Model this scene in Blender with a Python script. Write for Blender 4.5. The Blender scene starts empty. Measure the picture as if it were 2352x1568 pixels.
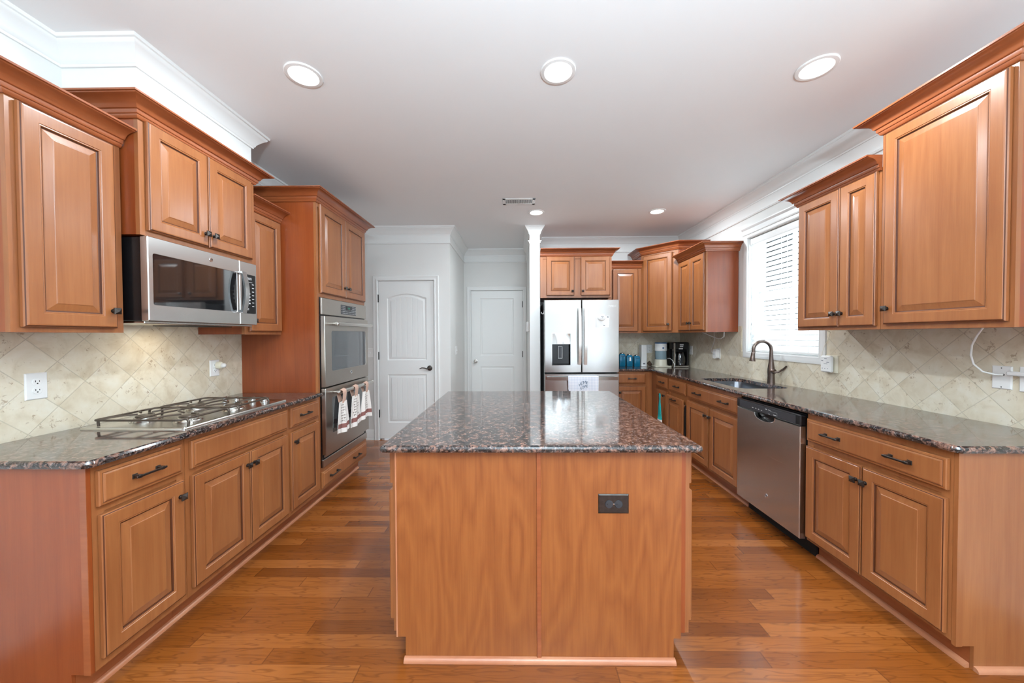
import bpy, bmesh, math, random
from mathutils import Vector, Matrix
from mathutils.geometry import tessellate_polygon
random.seed(7)
SC = bpy.context.scene
COL = SC.collection

# ------------------------------------------------------------------ camera
cam_d = bpy.data.cameras.new('camera')
cam = bpy.data.objects.new('camera', cam_d); COL.objects.link(cam)
YAW, PIT, ROLL, FPX, CAMH = .0132, .0177, -.0045, 812.0, 1.36
fw = Vector((-math.sin(YAW)*math.cos(PIT), math.cos(YAW)*math.cos(PIT), -math.sin(PIT)))
r0 = Vector((math.cos(YAW), math.sin(YAW), 0)); u0_ = r0.cross(fw)
rt = r0*math.cos(ROLL) + u0_*math.sin(ROLL); up = u0_*math.cos(ROLL) - r0*math.sin(ROLL)
cam.matrix_world = Matrix(((rt.x, up.x, -fw.x, 0), (rt.y, up.y, -fw.y, 0), (rt.z, up.z, -fw.z, CAMH), (0, 0, 0, 1)))
cam_d.sensor_width = 36.0; cam_d.sensor_fit = 'HORIZONTAL'; cam_d.lens = 36.0*FPX/2352.0
cam_d.clip_start = .05
SC.camera = cam
# ------------------------------------------------------------------ view, world, daylight
SC.view_settings.view_transform = 'Standard'; SC.view_settings.look = 'None'
SC.view_settings.gamma = 1.0; SC.view_settings.exposure = 0.12; SC.view_settings.use_curve_mapping = False
SC.cycles.use_denoising = True
SC.cycles.max_bounces = 10; SC.cycles.diffuse_bounces = 5; SC.cycles.glossy_bounces = 5
SC.cycles.sample_clamp_indirect = 6.0
W = bpy.data.worlds.new('sky'); SC.world = W; W.use_nodes = True
W.node_tree.nodes['Background'].inputs[0].default_value = (.84, .96, 1.06, 1)
W.node_tree.nodes['Background'].inputs[1].default_value = 1.6
def area(name, loc, target, sx, sy, power, color=(1, 1, 1), spread=180):
    l = bpy.data.lights.new(name, 'AREA'); l.shape = 'RECTANGLE'; l.size = sx; l.size_y = sy; l.energy = power; l.color = color
    l.spread = math.radians(spread)
    o = bpy.data.objects.new(name, l); COL.objects.link(o); o.location = loc
    o.rotation_euler = (Vector(target)-Vector(loc)).to_track_quat('-Z', 'Y').to_euler()
    return o
# daylight through the kitchen window and through the two big windows of the room behind the camera
area('daylight_sink_window', (2.75, 3.22, 1.85), (1.0, 3.1, 1.4), 1.2, .95, 75, (.78, .95, 1.1))
area('daylight_breakfast_window', (2.50, -1.6, 1.35), (0, -.6, 2.2), 2.0, 2.2, 45, (.78, .95, 1.1))
area('daylight_patio_window', (.4, -3.62, 1.30), (.3, 0, 2.3), 2.2, 3.4, 10, (.78, .95, 1.1))

# ------------------------------------------------------------------ materials
class G:
    def __init__(s, name):
        s.m = bpy.data.materials.new(name); s.m.use_nodes = True; s.t = s.m.node_tree
        s.t.nodes.clear(); s.out = s.t.nodes.new('ShaderNodeOutputMaterial')
    def n(s, typ, ins=None, **props):
        nd = s.t.nodes.new('ShaderNode'+typ)
        for k, v in props.items(): setattr(nd, k, v)
        for k, v in (ins or {}).items():
            so = nd.inputs[k]
            if isinstance(v, bpy.types.NodeSocket): s.t.links.new(v, so)
            else: so.default_value = v
        return nd
    def math(s, op, a, b=None, c=None):
        ins = {0: a}
        if b is not None: ins[1] = b
        if c is not None: ins[2] = c
        return s.n('Math', ins, operation=op).outputs[0]
    def mix(s, f, a, b, blend='MIX'):
        nd = s.t.nodes.new('ShaderNodeMix'); nd.data_type = 'RGBA'; nd.blend_type = blend
        for i, v in ((0, f), (6, a), (7, b)):
            if isinstance(v, bpy.types.NodeSocket): s.t.links.new(v, nd.inputs[i])
            else: nd.inputs[i].default_value = v
        return nd.outputs[2]
    def ramp(s, f, stops, interp='LINEAR'):
        nd = s.n('ValToRGB', {0: f}); cr = nd.color_ramp; cr.interpolation = interp
        while len(cr.elements) > 1: cr.elements.remove(cr.elements[-1])
        cr.elements[0].position = stops[0][0]; cr.elements[0].color = stops[0][1]
        for p, c in stops[1:]:
            e = cr.elements.new(p); e.color = c
        return nd.outputs[0]
    def coords(s, rnd=True):
        c = s.n('TexCoord').outputs['Object']
        if rnd:
            r = s.n('ObjectInfo').outputs['Random']
            o = s.n('VectorMath', {0: (13.1, 7.7, 5.3), 3: r}, operation='SCALE')
            c = s.n('VectorMath', {0: c, 1: o.outputs[0]}, operation='ADD').outputs[0]
        return c
    def scale(s, c, v): return s.n('Mapping', {'Vector': c, 'Scale': v}).outputs[0]
    def noise(s, c, sc, det=3, rough=.5, dist=0): return s.n('TexNoise', {'Vector': c, 'Scale': sc, 'Detail': det, 'Roughness': rough, 'Distortion': dist}).outputs[0]
    def bsdf(s, **k):
        b = s.n('BsdfPrincipled')
        for key, v in k.items():
            so = b.inputs[key.replace('_', ' ')]
            if isinstance(v, bpy.types.NodeSocket): s.t.links.new(v, so)
            else: so.default_value = v
        s.t.links.new(b.outputs[0], s.out.inputs[0]); return b
    def bump(s, h, strength=.2, dist=.002): return s.n('Bump', {'Height': h, 'Strength': strength, 'Distance': dist}).outputs[0]
def c4(r, g, b): return (r, g, b, 1)
def sr(r, g, b):
    f = lambda v: (v/255/12.92) if v/255 <= .04045 else ((v/255+.055)/1.055)**2.4
    return (f(r), f(g), f(b), 1)
def plain(name, col, rough=.5, metal=0.0, noise=.0, nscale=30, **k):
    g = G(name)
    c = g.coords()
    f = g.noise(c, nscale, 2)
    d = tuple(x*(1-noise) for x in col[:3])+(1,)
    base = g.mix(f, col, d)
    g.bsdf(Base_Color=base, Roughness=rough, Metallic=metal, **k); return g.m
def wood(name, light, dark, rough=.33, grain=(26, 26, 1.4), coat=.25):
    g = G(name); c = g.coords()
    a = g.noise(g.scale(c, grain), 1.0, 6, .6, .6)
    bl = g.noise(g.scale(c, (3.0, 3.0, 1.6)), 1.0, 3, .5)
    fine = g.noise(g.scale(c, (grain[0]*7, grain[1]*7, grain[2]*5)), 1.0, 2)
    f = g.math('ADD', g.math('MULTIPLY', a, .55), g.math('MULTIPLY', bl, .45))
    f = g.math('ADD', g.math('MULTIPLY', f, .85), g.math('MULTIPLY', fine, .15))
    col = g.ramp(f, [(.34, dark), (.66, light)])
    g.bsdf(Base_Color=col, Roughness=rough, Coat_Weight=coat, Coat_Roughness=.22, Normal=g.bump(fine, .06, .0006)); return g.m
def wood_cathedral(name, light, dark):
    g = G(name); c = g.coords()
    w = g.noise(g.scale(c, (2.6, 2.6, .55)), 1.0, 3, .55)
    rings = g.math('FRACT', g.math('MULTIPLY', w, 17))
    rings = g.math('ABSOLUTE', g.math('SUBTRACT', rings, .5))
    st = g.noise(g.scale(c, (90, 90, 3.2)), 1.0, 3, .6)
    f = g.math('ADD', g.math('MULTIPLY', rings, .55), g.math('MULTIPLY', st, .75))
    col = g.ramp(f, [(.24, dark), (.68, light)])
    g.bsdf(Base_Color=col, Roughness=.38, Coat_Weight=.15, Coat_Roughness=.25); return g.m
WL, WD = sr(158, 100, 58), sr(132, 75, 39)
M = {}
M['wood'] = wood('cabinet_maple', WL, WD)
M['wood_crown'] = wood('crown_maple', sr(158, 88, 50), sr(128, 64, 32), .3, (1.6, 1.6, 22))
M['glaze'] = plain('dark_glaze', sr(84, 42, 20), .4, 0, .2)
M['wood_panel'] = wood_cathedral('veneer_panel', sr(148, 85, 40), sr(126, 66, 28))
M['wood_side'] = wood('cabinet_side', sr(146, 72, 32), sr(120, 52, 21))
M['shoe'] = wood('shoe_wood', sr(190, 130, 95), sr(165, 100, 68), .35, (3, 3, 3))
M['bronze'] = plain('oil_rubbed_bronze', sr(92, 86, 82), .32, .9, .5, 60)
M['bronze_brown'] = plain('bronze_faucet', sr(120, 105, 98), .27, .9, .15, 60)
M['black'] = plain('black_plastic', sr(20, 20, 22), .25, 0, .1)
M['blackmatte'] = plain('black_matte', sr(12, 11, 11), .6, 0, .1)
M['darkgrey'] = plain('dark_grey_plastic', sr(52, 53, 57), .35, 0, .1)
M['white'] = plain('white_plastic', sr(236, 236, 234), .35, 0, .02)
M['whitedim'] = plain('white_plastic_grey', sr(205, 206, 206), .4, 0, .02)
M['trim'] = plain('white_trim_paint', sr(232, 233, 231), .35, 0, .015, 12)
M['wallp'] = plain('wall_paint', sr(224, 224, 221), .6, 0, .02, 6)
M['ceil'] = plain('ceiling_paint', sr(238, 239, 239), .8, 0, .015, 6)
M['slot'] = plain('slot_dark', sr(40, 38, 36), .5)
M['chrome'] = plain('chrome', sr(225, 225, 225), .12, 1.0, .03)
M['iron'] = plain('cast_iron_grate', sr(78, 66, 56), .38, .35, .25, 80)
M['cream'] = plain('cream_plastic', sr(232, 226, 206), .3, 0, .02)
M['blue'] = plain('blue_plastic', sr(38, 84, 130), .3, 0, .1)
M['teal'] = plain('teal_glaze', sr(16, 108, 142), .15, 0, .2, 20)
M['paper'] = plain('white_paper', sr(240, 240, 238), .6, 0, .02)
M['grey_print'] = plain('grey_print', sr(120, 124, 132), .6, 0, .1)
M['navy_print'] = plain('navy_print', sr(84, 106, 128), .6, 0, .1)
M['brown'] = plain('brown_ceramic', sr(96, 76, 60), .3, 0, .5, 40)
def stainless(name, base, rough, aniso=.75, brush=(1, 1, 900)):
    g = G(name); c = g.coords(False)
    f = g.noise(g.scale(c, brush), 1.0, 2)
    r = g.math('ADD', g.math('MULTIPLY', f, .05), rough-.025)
    tan = g.n('Tangent', direction_type='RADIAL', axis='Z').outputs[0]
    col = g.mix(f, base, tuple(x*.97 for x in base[:3])+(1,))
    g.bsdf(Base_Color=col, Roughness=r, Metallic=1.0, Anisotropic=aniso, Tangent=tan); return g.m
M['steel'] = stainless('brushed_stainless', sr(200, 198, 195), .26)
M['steel_warm'] = stainless('brushed_stainless_warm', sr(186, 179, 171), .30)
M['steel_flat'] = plain('satin_stainless', sr(205, 202, 196), .22, 1.0, .08, 120)
M['sink'] = plain('sink_steel', sr(120, 124, 130), .3, 1.0, .1, 40)
def glassy(name, col, rough=.04, spec=.6):
    g = G(name); g.bsdf(Base_Color=col, Roughness=rough, Specular_IOR_Level=spec, Coat_Weight=.6, Coat_Roughness=.03); return g.m
M['ovenglass'] = glassy('oven_glass', sr(58, 62, 66), .05, 1.0)
M['mwglass'] = glassy('microwave_glass', sr(22, 22, 23), .04, .9)
g = G('clear_tank'); g.bsdf(Base_Color=sr(190, 215, 225), Roughness=.1, Transmission_Weight=.55, IOR=1.3, Alpha=.75); M['tank'] = g.m
g = G('window_glass')
gl = g.n('BsdfGlossy', {'Roughness': .02}); tr = g.n('BsdfTransparent')
fr = g.n('Fresnel', {'IOR': 1.45}).outputs[0]
mx = g.n('MixShader', {0: fr, 1: tr.outputs[0], 2: gl.outputs[0]}); g.t.links.new(mx.outputs[0], g.out.inputs[0]); M['glass'] = g.m
g = G('blind_slats')
df = g.n('BsdfDiffuse', {'Color': sr(246, 246, 244)}); tl = g.n('BsdfTranslucent', {'Color': sr(250, 250, 248)})
mx = g.n('MixShader', {0: .5, 1: df.outputs[0], 2: tl.outputs[0]}); g.t.links.new(mx.outputs[0], g.out.inputs[0]); M['slat'] = g.m
def emis(name, col, s):
    g = G(name); e = g.n('Emission', {'Color': col, 'Strength': s}); g.t.links.new(e.outputs[0], g.out.inputs[0]); return g.m
M['lamp'] = emis('led_lens', c4(1, .985, .95), 14)
M['green_digits'] = emis('oven_digits', sr(110, 220, 190), .5)
M['white_digits'] = emis('microwave_digits', c4(.9, .95, 1), .9)
# granite
g = G('granite_tan_brown'); c = g.coords(False)
n1 = g.noise(c, 34, 4, .62, .7); n2 = g.noise(c, 95, 4, .6, .4); n3 = g.noise(g.scale(c, (1.13, .9, 1)), 58, 3, .55, .9)
base = g.ramp(n2, [(.34, sr(14, 13, 14)), (.50, sr(44, 38, 36)), (.58, sr(70, 62, 60)), (.68, sr(128, 120, 118))])
f1 = g.ramp(n1, [(.49, c4(0, 0, 0)), (.60, c4(1, 1, 1))])
salmon = g.ramp(n2, [(.35, sr(84, 58, 48)), (.65, sr(146, 112, 98))])
col = g.mix(f1, base, salmon)
f3 = g.ramp(n3, [(.60, c4(0, 0, 0)), (.66, c4(1, 1, 1))])
col = g.mix(f3, col, sr(20, 24, 32))
g.bsdf(Base_Color=col, Roughness=.10, Specular_IOR_Level=.55, Coat_Weight=.35, Coat_Roughness=.05); M['granite'] = g.m
# diagonal travertine tile; lattice point given in the wall plane
def tile(name, axis, p0, z0, side):
    g = G(name); c = g.coords(False)
    xyz = g.n('SeparateXYZ', {0: c}); a = g.math('SUBTRACT', xyz.outputs[axis], p0); b = g.math('SUBTRACT', xyz.outputs[2], z0)
    k = 1/(side*math.sqrt(2))
    u = g.math('MULTIPLY', g.math('ADD', a, b), k); v = g.math('MULTIPLY', g.math('SUBTRACT', a, b), k)
    def edge(x): return g.math('ABSOLUTE', g.math('SUBTRACT', g.math('FRACT', x), .5))
    e = g.math('MAXIMUM', edge(u), edge(v))
    grout = g.ramp(e, [(.486, c4(0, 0, 0)), (.494, c4(1, 1, 1))])
    idv = g.n('CombineXYZ', {0: g.math('FLOOR', u), 1: g.math('FLOOR', v)}).outputs[0]
    wn = g.n('TexWhiteNoise', {'Vector': idv}).outputs[0]
    cc = g.n('VectorMath', {0: c, 1: g.n('CombineXYZ', {0: g.math('MULTIPLY', wn, 9), 1: g.math('MULTIPLY', wn, 7)}).outputs[0]}, operation='ADD').outputs[0]
    soft = g.noise(cc, 9, 4, .6, .5)
    col = g.ramp(soft, [(.3, sr(204, 190, 164)), (.5, sr(222, 212, 190)), (.7, sr(230, 224, 208))])
    col = g.mix(g.math('MULTIPLY', wn, .35), col, sr(198, 184, 160))
    sp = g.noise(cc, 46, 5, .7, .6); pat = g.noise(cc, 12, 2)
    spf = g.ramp(g.math('ADD', g.math('MULTIPLY', sp, .7), g.math('MULTIPLY', pat, .3)), [(.585, c4(0, 0, 0)), (.64, c4(1, 1, 1))])
    col = g.mix(g.math('MULTIPLY', spf, .75), col, sr(158, 134, 106))
    col = g.mix(g.math('MULTIPLY', grout, .55), col, sr(176, 166, 146))
    g.bsdf(Base_Color=col, Roughness=.38, Normal=g.bump(g.math('MULTIPLY', grout, -1), .4, .002)); return g.m
M['tile_y_left'] = tile('tile_left', 1, 1.649, 1.2445, .1506)
M['tile_y_right'] = tile('tile_right', 1, 1.901, 1.36, .1485)
M['tile_x_back'] = tile('tile_back', 0, 1.5, 1.25, .1485)
# floor planks run along x
g = G('oak_planks'); c = g.coords(False); xyz = g.n('SeparateXYZ', {0: c})
PW = .0755
row = g.math('FLOOR', g.math('MULTIPLY', g.math('SUBTRACT', xyz.outputs[1], 1.43-PW*40), 1/PW))
fy = g.math('FRACT', g.math('MULTIPLY', g.math('SUBTRACT', xyz.outputs[1], 1.43-PW*40), 1/PW))
rr = g.n('TexWhiteNoise', {'W': row}, noise_dimensions='1D').outputs[0]
LEN = 1.05
xs = g.math('MULTIPLY', g.math('ADD', xyz.outputs[0], g.math('MULTIPLY', rr, 7.3)), 1/LEN)
pid = g.math('FLOOR', xs); fx = g.math('FRACT', xs)
wn = g.n('TexWhiteNoise', {'Vector': g.n('CombineXYZ', {0: pid, 1: row}).outputs[0]})
h = wn.outputs[0]; hc = wn.outputs[1]
off = g.n('VectorMath', {0: hc, 3: 11.0}, operation='SCALE').outputs[0]
cc = g.n('VectorMath', {0: c, 1: off}, operation='ADD').outputs[0]
warp = g.noise(g.scale(cc, (1.0, 7.0, 1)), 1.6, 3, .55)
rings = g.math('ABSOLUTE', g.math('SUBTRACT', g.math('FRACT', g.math('MULTIPLY', warp, 10)), .5))
streak = g.noise(g.scale(cc, (3.0, 120, 1)), 1.0, 4, .65, .3)
fine = g.noise(g.scale(cc, (14, 420, 1)), 1.0, 2)
tone = g.ramp(h, [(0, sr(106, 54, 18)), (.35, sr(124, 66, 23)), (.7, sr(134, 74, 28)), (1, sr(150, 88, 40))])
dark = g.mix(.72, tone, sr(70, 32, 11))
ringf = g.ramp(rings, [(.02, c4(1, 1, 1)), (.13, c4(0, 0, 0))])
streakf = g.ramp(streak, [(.52, c4(0, 0, 0)), (.72, c4(1, 1, 1))])
f = g.math('MAXIMUM', g.math('MULTIPLY', ringf, .55), g.math('MULTIPLY', streakf, .65))
col = g.mix(f, tone, dark)
col = g.mix(g.math('MULTIPLY', fine, .16), col, sr(110, 58, 26))
ey = g.math('ABSOLUTE', g.math('SUBTRACT', fy, .5)); ex = g.math('ABSOLUTE', g.math('SUBTRACT', fx, .5))
seam = g.math('MAXIMUM', g.ramp(ey, [(.486, c4(0, 0, 0)), (.498, c4(1, 1, 1))]), g.ramp(ex, [(.4988, c4(0, 0, 0)), (.4996, c4(1, 1, 1))]))
col = g.mix(g.math('MULTIPLY', seam, .6), col, sr(64, 32, 14))
g.bsdf(Base_Color=col, Roughness=g.math('ADD', g.math('MULTIPLY', streak, .10), .17), Coat_Weight=.25, Coat_Roughness=.12,
       Normal=g.bump(g.math('SUBTRACT', g.math('MULTIPLY', fine, .25), seam), .12, .001)); M['floor'] = g.m
# towels
def towel_mat(name, fabric, stripe):
    g = G(name); c = g.coords(False)
    wv = g.noise(g.scale(c, (400, 400, 400)), 1, 1)
    g.bsdf(Base_Color=g.mix(wv, fabric, tuple(x*.9 for x in fabric[:3])+(1,)), Roughness=.95, Normal=g.bump(wv, .3, .001)); return g.m
M['towel_white'] = towel_mat('towel_white', sr(238, 232, 226), 0)
M['towel_tan'] = towel_mat('towel_tan', sr(196, 160, 142), 0)
M['towel_brown'] = towel_mat('towel_brown', sr(140, 92, 86), 0)
M['towel_teal'] = towel_mat('towel_teal', sr(22, 160, 158), 0)
g = G('gingham'); c = g.coords(False); xyz = g.n('SeparateXYZ', {0: c})
def chk(o): return g.math('GREATER_THAN', g.math('FRACT', g.math('MULTIPLY', o, 55)), .5)
f = g.math('MULTIPLY', g.math('ADD', chk(xyz.outputs[0]), chk(xyz.outputs[2])), .5)
g.bsdf(Base_Color=g.mix(f, sr(243, 244, 248), sr(206, 214, 230)), Roughness=.9); M['gingham'] = g.m
# ------------------------------------------------------------------ mesh helpers
def ident(x, y, z): return (x, y, z)
class Frame:
    """u along the run, n out of the face, z up"""
    def __init__(s, o, U, N): s.o = Vector(o); s.U = Vector(U).normalized(); s.N = Vector(N).normalized()
    def __call__(s, u, n, z): p = s.o + s.U*u + s.N*n; return (p.x, p.y, p.z+z)
class MB:
    def __init__(s): s.v = []; s.f = []; s.mi = []
    def add(s, vs, fs, mi=0):
        b = len(s.v); s.v += [tuple(p) for p in vs]; s.f += [tuple(i+b for i in q) for q in fs]
        s.mi += (mi if isinstance(mi, list) else [mi]*len(fs)); return s
    def box(s, x0, x1, y0, y1, z0, z1, f=ident, b=0.0, mi=0):
        x0, x1 = min(x0, x1), max(x0, x1); y0, y1 = min(y0, y1), max(y0, y1); z0, z1 = min(z0, z1), max(z0, z1)
        L = ((x0, x1), (y0, y1), (z0, z1))
        if b <= 0:
            vs = [f(L[0][i], L[1][j], L[2][k]) for i in (0, 1) for j in (0, 1) for k in (0, 1)]
            return s.add(vs, [(0, 1, 3, 2), (4, 6, 7, 5), (0, 4, 5, 1), (2, 3, 7, 6), (0, 2, 6, 4), (1, 5, 7, 3)], mi)
        b = min(b, (x1-x0)*.49, (y1-y0)*.49, (z1-z0)*.49); idx = {}; vs = []
        for i in (0, 1):
            for j in (0, 1):
                for k in (0, 1):
                    for a in range(3):
                        p = []
                        for ax, w in enumerate((i, j, k)):
                            val = L[ax][w]
                            if ax != a: val += b if w == 0 else -b
                            p.append(val)
                        idx[(i, j, k, a)] = len(vs); vs.append(f(*p))
        fs = []
        for a in range(3):
            o = [x for x in range(3) if x != a]
            for w in (0, 1):
                q = []
                for (m, n_) in ((0, 0), (1, 0), (1, 1), (0, 1)):
                    c = [0, 0, 0]; c[a] = w; c[o[0]] = m; c[o[1]] = n_; q.append(idx[(*c, a)])
                fs.append(tuple(q))
        for a in range(3):       # edges parallel to axis a
            o = [x for x in range(3) if x != a]
            for m in (0, 1):
                for n_ in (0, 1):
                    c0 = [0, 0, 0]; c0[o[0]] = m; c0[o[1]] = n_; c1 = list(c0); c1[a] = 1
                    fs.append((idx[(*c0, o[0])], idx[(*c0, o[1])], idx[(*c1, o[1])], idx[(*c1, o[0])]))
        for i in (0, 1):
            for j in (0, 1):
                for k in (0, 1): fs.append((idx[(i, j, k, 0)], idx[(i, j, k, 1)], idx[(i, j, k, 2)]))
        return s.add(vs, fs, mi)
    def cyl(s, p0, p1, r0, r1=None, n=20, cap=True, mi=0):
        r1 = r0 if r1 is None else r1; p0 = Vector(p0); p1 = Vector(p1); d = (p1-p0).normalized()
        a = d.orthogonal().normalized(); b = d.cross(a); vs = []
        for p, r in ((p0, r0), (p1, r1)):
            for i in range(n):
                t = 2*math.pi*i/n; vs.append(p+a*math.cos(t)*r+b*math.sin(t)*r)
        fs = [(i, (i+1) % n, n+(i+1) % n, n+i) for i in range(n)]
        if cap: fs += [tuple(range(n))[::-1], tuple(range(n, 2*n))]
        return s.add(vs, fs, mi)
    def lathe(s, c, prof, n=32, axis=(0, 0, 1), mi=0, sx=1, sy=1):
        d = Vector(axis).normalized(); a = Vector((1, 0, 0)) if abs(d.x) < .9 else Vector((0, 1, 0))
        a = (a-d*a.dot(d)).normalized(); b = d.cross(a); c = Vector(c); vs = []; fs = []
        for r, h in prof:
            for i in range(n):
                t = 2*math.pi*i/n; vs.append(c+d*h+a*(math.cos(t)*r*sx)+b*(math.sin(t)*r*sy))
        m = len(prof)
        for k in range(m-1):
            for i in range(n): fs.append((k*n+i, k*n+(i+1) % n, (k+1)*n+(i+1) % n, (k+1)*n+i))
        if prof[0][0] > 1e-6: fs.append(tuple(range(n))[::-1])
        if prof[-1][0] > 1e-6: fs.append(tuple(range((m-1)*n, m*n)))
        return s.add(vs, fs, mi)
    def tube(s, pts, r, n=8, mi=0, flat=None):
        pts = [Vector(p) for p in pts]; vs = []; fs = []; m = len(pts); prev = None
        for i, p in enumerate(pts):
            d = (pts[min(i+1, m-1)]-pts[max(i-1, 0)]).normalized()
            if prev is None: a = d.orthogonal().normalized()
            else:
                a = prev-d*prev.dot(d); a = a.normalized() if a.length > 1e-5 else d.orthogonal().normalized()
            prev = a; b = d.cross(a); rr = r[i] if isinstance(r, (list, tuple)) else r
            for k in range(n):
                t = 2*math.pi*k/n; vs.append(p+a*math.cos(t)*rr+b*math.sin(t)*rr)
        for i in range(m-1):
            for k in range(n): fs.append((i*n+k, i*n+(k+1) % n, (i+1)*n+(k+1) % n, (i+1)*n+k))
        fs += [tuple(range(n))[::-1], tuple(range((m-1)*n, m*n))]
        return s.add(vs, fs, mi)
    def ribbon(s, pts, w, t, side, mi=0):
        """flat bar of width w (along side) and thickness t following pts"""
        pts = [Vector(p) for p in pts]; side = Vector(side).normalized(); m = len(pts); vs = []; fs = []
        for i, p in enumerate(pts):
            d = (pts[min(i+1, m-1)]-pts[max(i-1, 0)]).normalized(); nn = d.cross(side).normalized()
            ww = w[i] if isinstance(w, (list, tuple)) else w
            for a, b in ((-1, -1), (1, -1), (1, 1), (-1, 1)): vs.append(p+side*(a*ww/2)+nn*(b*t/2))
        for i in range(m-1):
            for k in range(4): fs.append((i*4+k, i*4+(k+1) % 4, i*4+4+(k+1) % 4, i*4+4+k))
        fs += [(3, 2, 1, 0), tuple(range(4*m-4, 4*m))]
        return s.add(vs, fs, mi)
    def loops(s, rings, mis=None, cap0=False, cap1=True, mi=0):
        n = len(rings[0]); vs = [p for r in rings for p in r]; fs = []; ml = []
        for k in range(len(rings)-1):
            for i in range(n):
                fs.append((k*n+i, k*n+(i+1) % n, (k+1)*n+(i+1) % n, (k+1)*n+i)); ml.append(mis[k] if mis else mi)
        if cap0: fs.append(tuple(range(n))[::-1]); ml.append(mis[0] if mis else mi)
        if cap1: fs.append(tuple(range((len(rings)-1)*n, len(rings)*n))); ml.append(mis[-1] if mis else mi)
        return s.add(vs, fs, ml)
    def panel(s, f, u0, u1, z0, z1, prof):
        """nested rectangles: prof = [(inset, n, material)]"""
        rings = [[f(u0+i, n, z0+i), f(u1-i, n, z0+i), f(u1-i, n, z1-i), f(u0+i, n, z1-i)] for i, n, _ in prof]
        return s.loops(rings, [p[2] for p in prof[1:]]+[prof[-1][2]], cap0=True)
    def sweep(s, prof, path, z, closed=False, mi=0, side=1):
        """prof [(out, dz)] along a level path [(x, y)]; out is to the right of travel when side=1"""
        P = [Vector((p[0], p[1])) for p in path]; m = len(P); rings = []
        def nrm(a, b):
            d = (b-a).normalized(); return Vector((d.y, -d.x))*side
        for i in range(m):
            if closed or 0 < i < m-1:
                n1 = nrm(P[i-1], P[i]); n2 = nrm(P[i], P[(i+1) % m]); k = n1+n2; k = k/max(.2, 1+n1.dot(n2))
            elif i == 0: k = nrm(P[0], P[1])
            else: k = nrm(P[-2], P[-1])
            rings.append([(P[i].x+k.x*o, P[i].y+k.y*o, z+h) for o, h in prof])
        n = len(prof); vs = [p for r in rings for p in r]; fs = []
        for i in range(m if closed else m-1):
            j = (i+1) % m
            for k in range(n-1): fs.append((i*n+k, i*n+k+1, j*n+k+1, j*n+k))
            fs.append((i*n+n-1, i*n, j*n, j*n+n-1))
        if not closed: fs += [tuple(range(n)), tuple(range((m-1)*n, m*n))[::-1]]
        return s.add(vs, fs, mi)
    def prism(s, poly, z0, z1, f=ident, mi=0):
        n = len(poly); vs = [f(p[0], p[1], z0) for p in poly]+[f(p[0], p[1], z1) for p in poly]
        return s.add(vs, [(i, (i+1) % n, n+(i+1) % n, n+i) for i in range(n)]+[tuple(range(n))[::-1], tuple(range(n, 2*n))], mi)
    def build(s, name, mats, parent=None, smooth=35, loc=None):
        me = bpy.data.meshes.new(name)
        o = Vector(parent['_o']) if parent is not None and '_o' in parent else Vector(loc or (0, 0, 0))
        me.from_pydata([tuple(Vector(v)-o) for v in s.v], [], s.f)
        for m in (mats if isinstance(mats, (list, tuple)) else [mats]): me.materials.append(m)
        me.polygons.foreach_set('material_index', s.mi)
        bm = bmesh.new(); bm.from_mesh(me); bmesh.ops.recalc_face_normals(bm, faces=bm.faces); bm.to_mesh(me); bm.free()
        if smooth:
            me.shade_smooth(); me.set_sharp_from_angle(angle=math.radians(smooth))
        ob = bpy.data.objects.new(name, me); COL.objects.link(ob)
        if parent is not None: ob.parent = parent; ob['_o'] = tuple(o)
        else:
            ob.location = o; ob['_o'] = tuple(o)
        return ob
def frame_boxes(m, f, u0, u1, z0, z1, stile, rails, n0=-.0195, n1=0, mid=()):
    """face frame without overlapping members: full stiles, rails between them"""
    m.box(u0, u0+stile, n0, n1, z0, z1, f); m.box(u1-stile, u1, n0, n1, z0, z1, f)
    for a, b in rails: m.box(u0+stile, u1-stile, n0, n1, a, b, f)
    return m
def thing(name, label, cat, loc, group=None):
    o = bpy.data.objects.new(name, None); COL.objects.link(o); o.location = loc; o.empty_display_size = .05
    o['label'] = label; o['category'] = cat; o['_o'] = tuple(loc)
    if group: o['group'] = group
    return o
def tag(o, label, cat, group=None):
    o['label'] = label; o['category'] = cat
    if group: o['group'] = group
    return o
def struct(name, mb, mats, label=None, smooth=35):
    o = mb.build(name, mats, None, smooth); o['kind'] = 'structure'
    if label: o['label'] = label
    return o
def text(body, size, loc, U, V, mat, parent, name='lettering', align='CENTER', extrude=.0002, sx=1.0):
    c = bpy.data.curves.new(name, 'FONT'); c.body = body; c.size = size; c.align_x = align; c.align_y = 'CENTER'; c.extrude = extrude
    c.materials.append(mat)
    tmp = bpy.data.objects.new(name, c); COL.objects.link(tmp); bpy.context.view_layer.update()
    me = bpy.data.meshes.new_from_object(tmp.evaluated_get(bpy.context.evaluated_depsgraph_get()))
    bpy.data.objects.remove(tmp); bpy.data.curves.remove(c); me.name = name
    o = bpy.data.objects.new(name, me); COL.objects.link(o); o.parent = parent
    U = Vector(U).normalized(); V = Vector(V).normalized(); N = U.cross(V); p = Vector(loc)-Vector(parent['_o'])
    o.matrix_local = Matrix(((U.x*sx, V.x, N.x, p.x), (U.y*sx, V.y, N.y, p.y), (U.z*sx, V.z, N.z, p.z), (0, 0, 0, 1)))
    o['_o'] = parent['_o']; return o
def arc(cx, cy, r, a0, a1, n): return [(cx+r*math.cos(a0+(a1-a0)*i/n), cy+r*math.sin(a0+(a1-a0)*i/n)) for i in range(n+1)]
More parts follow.
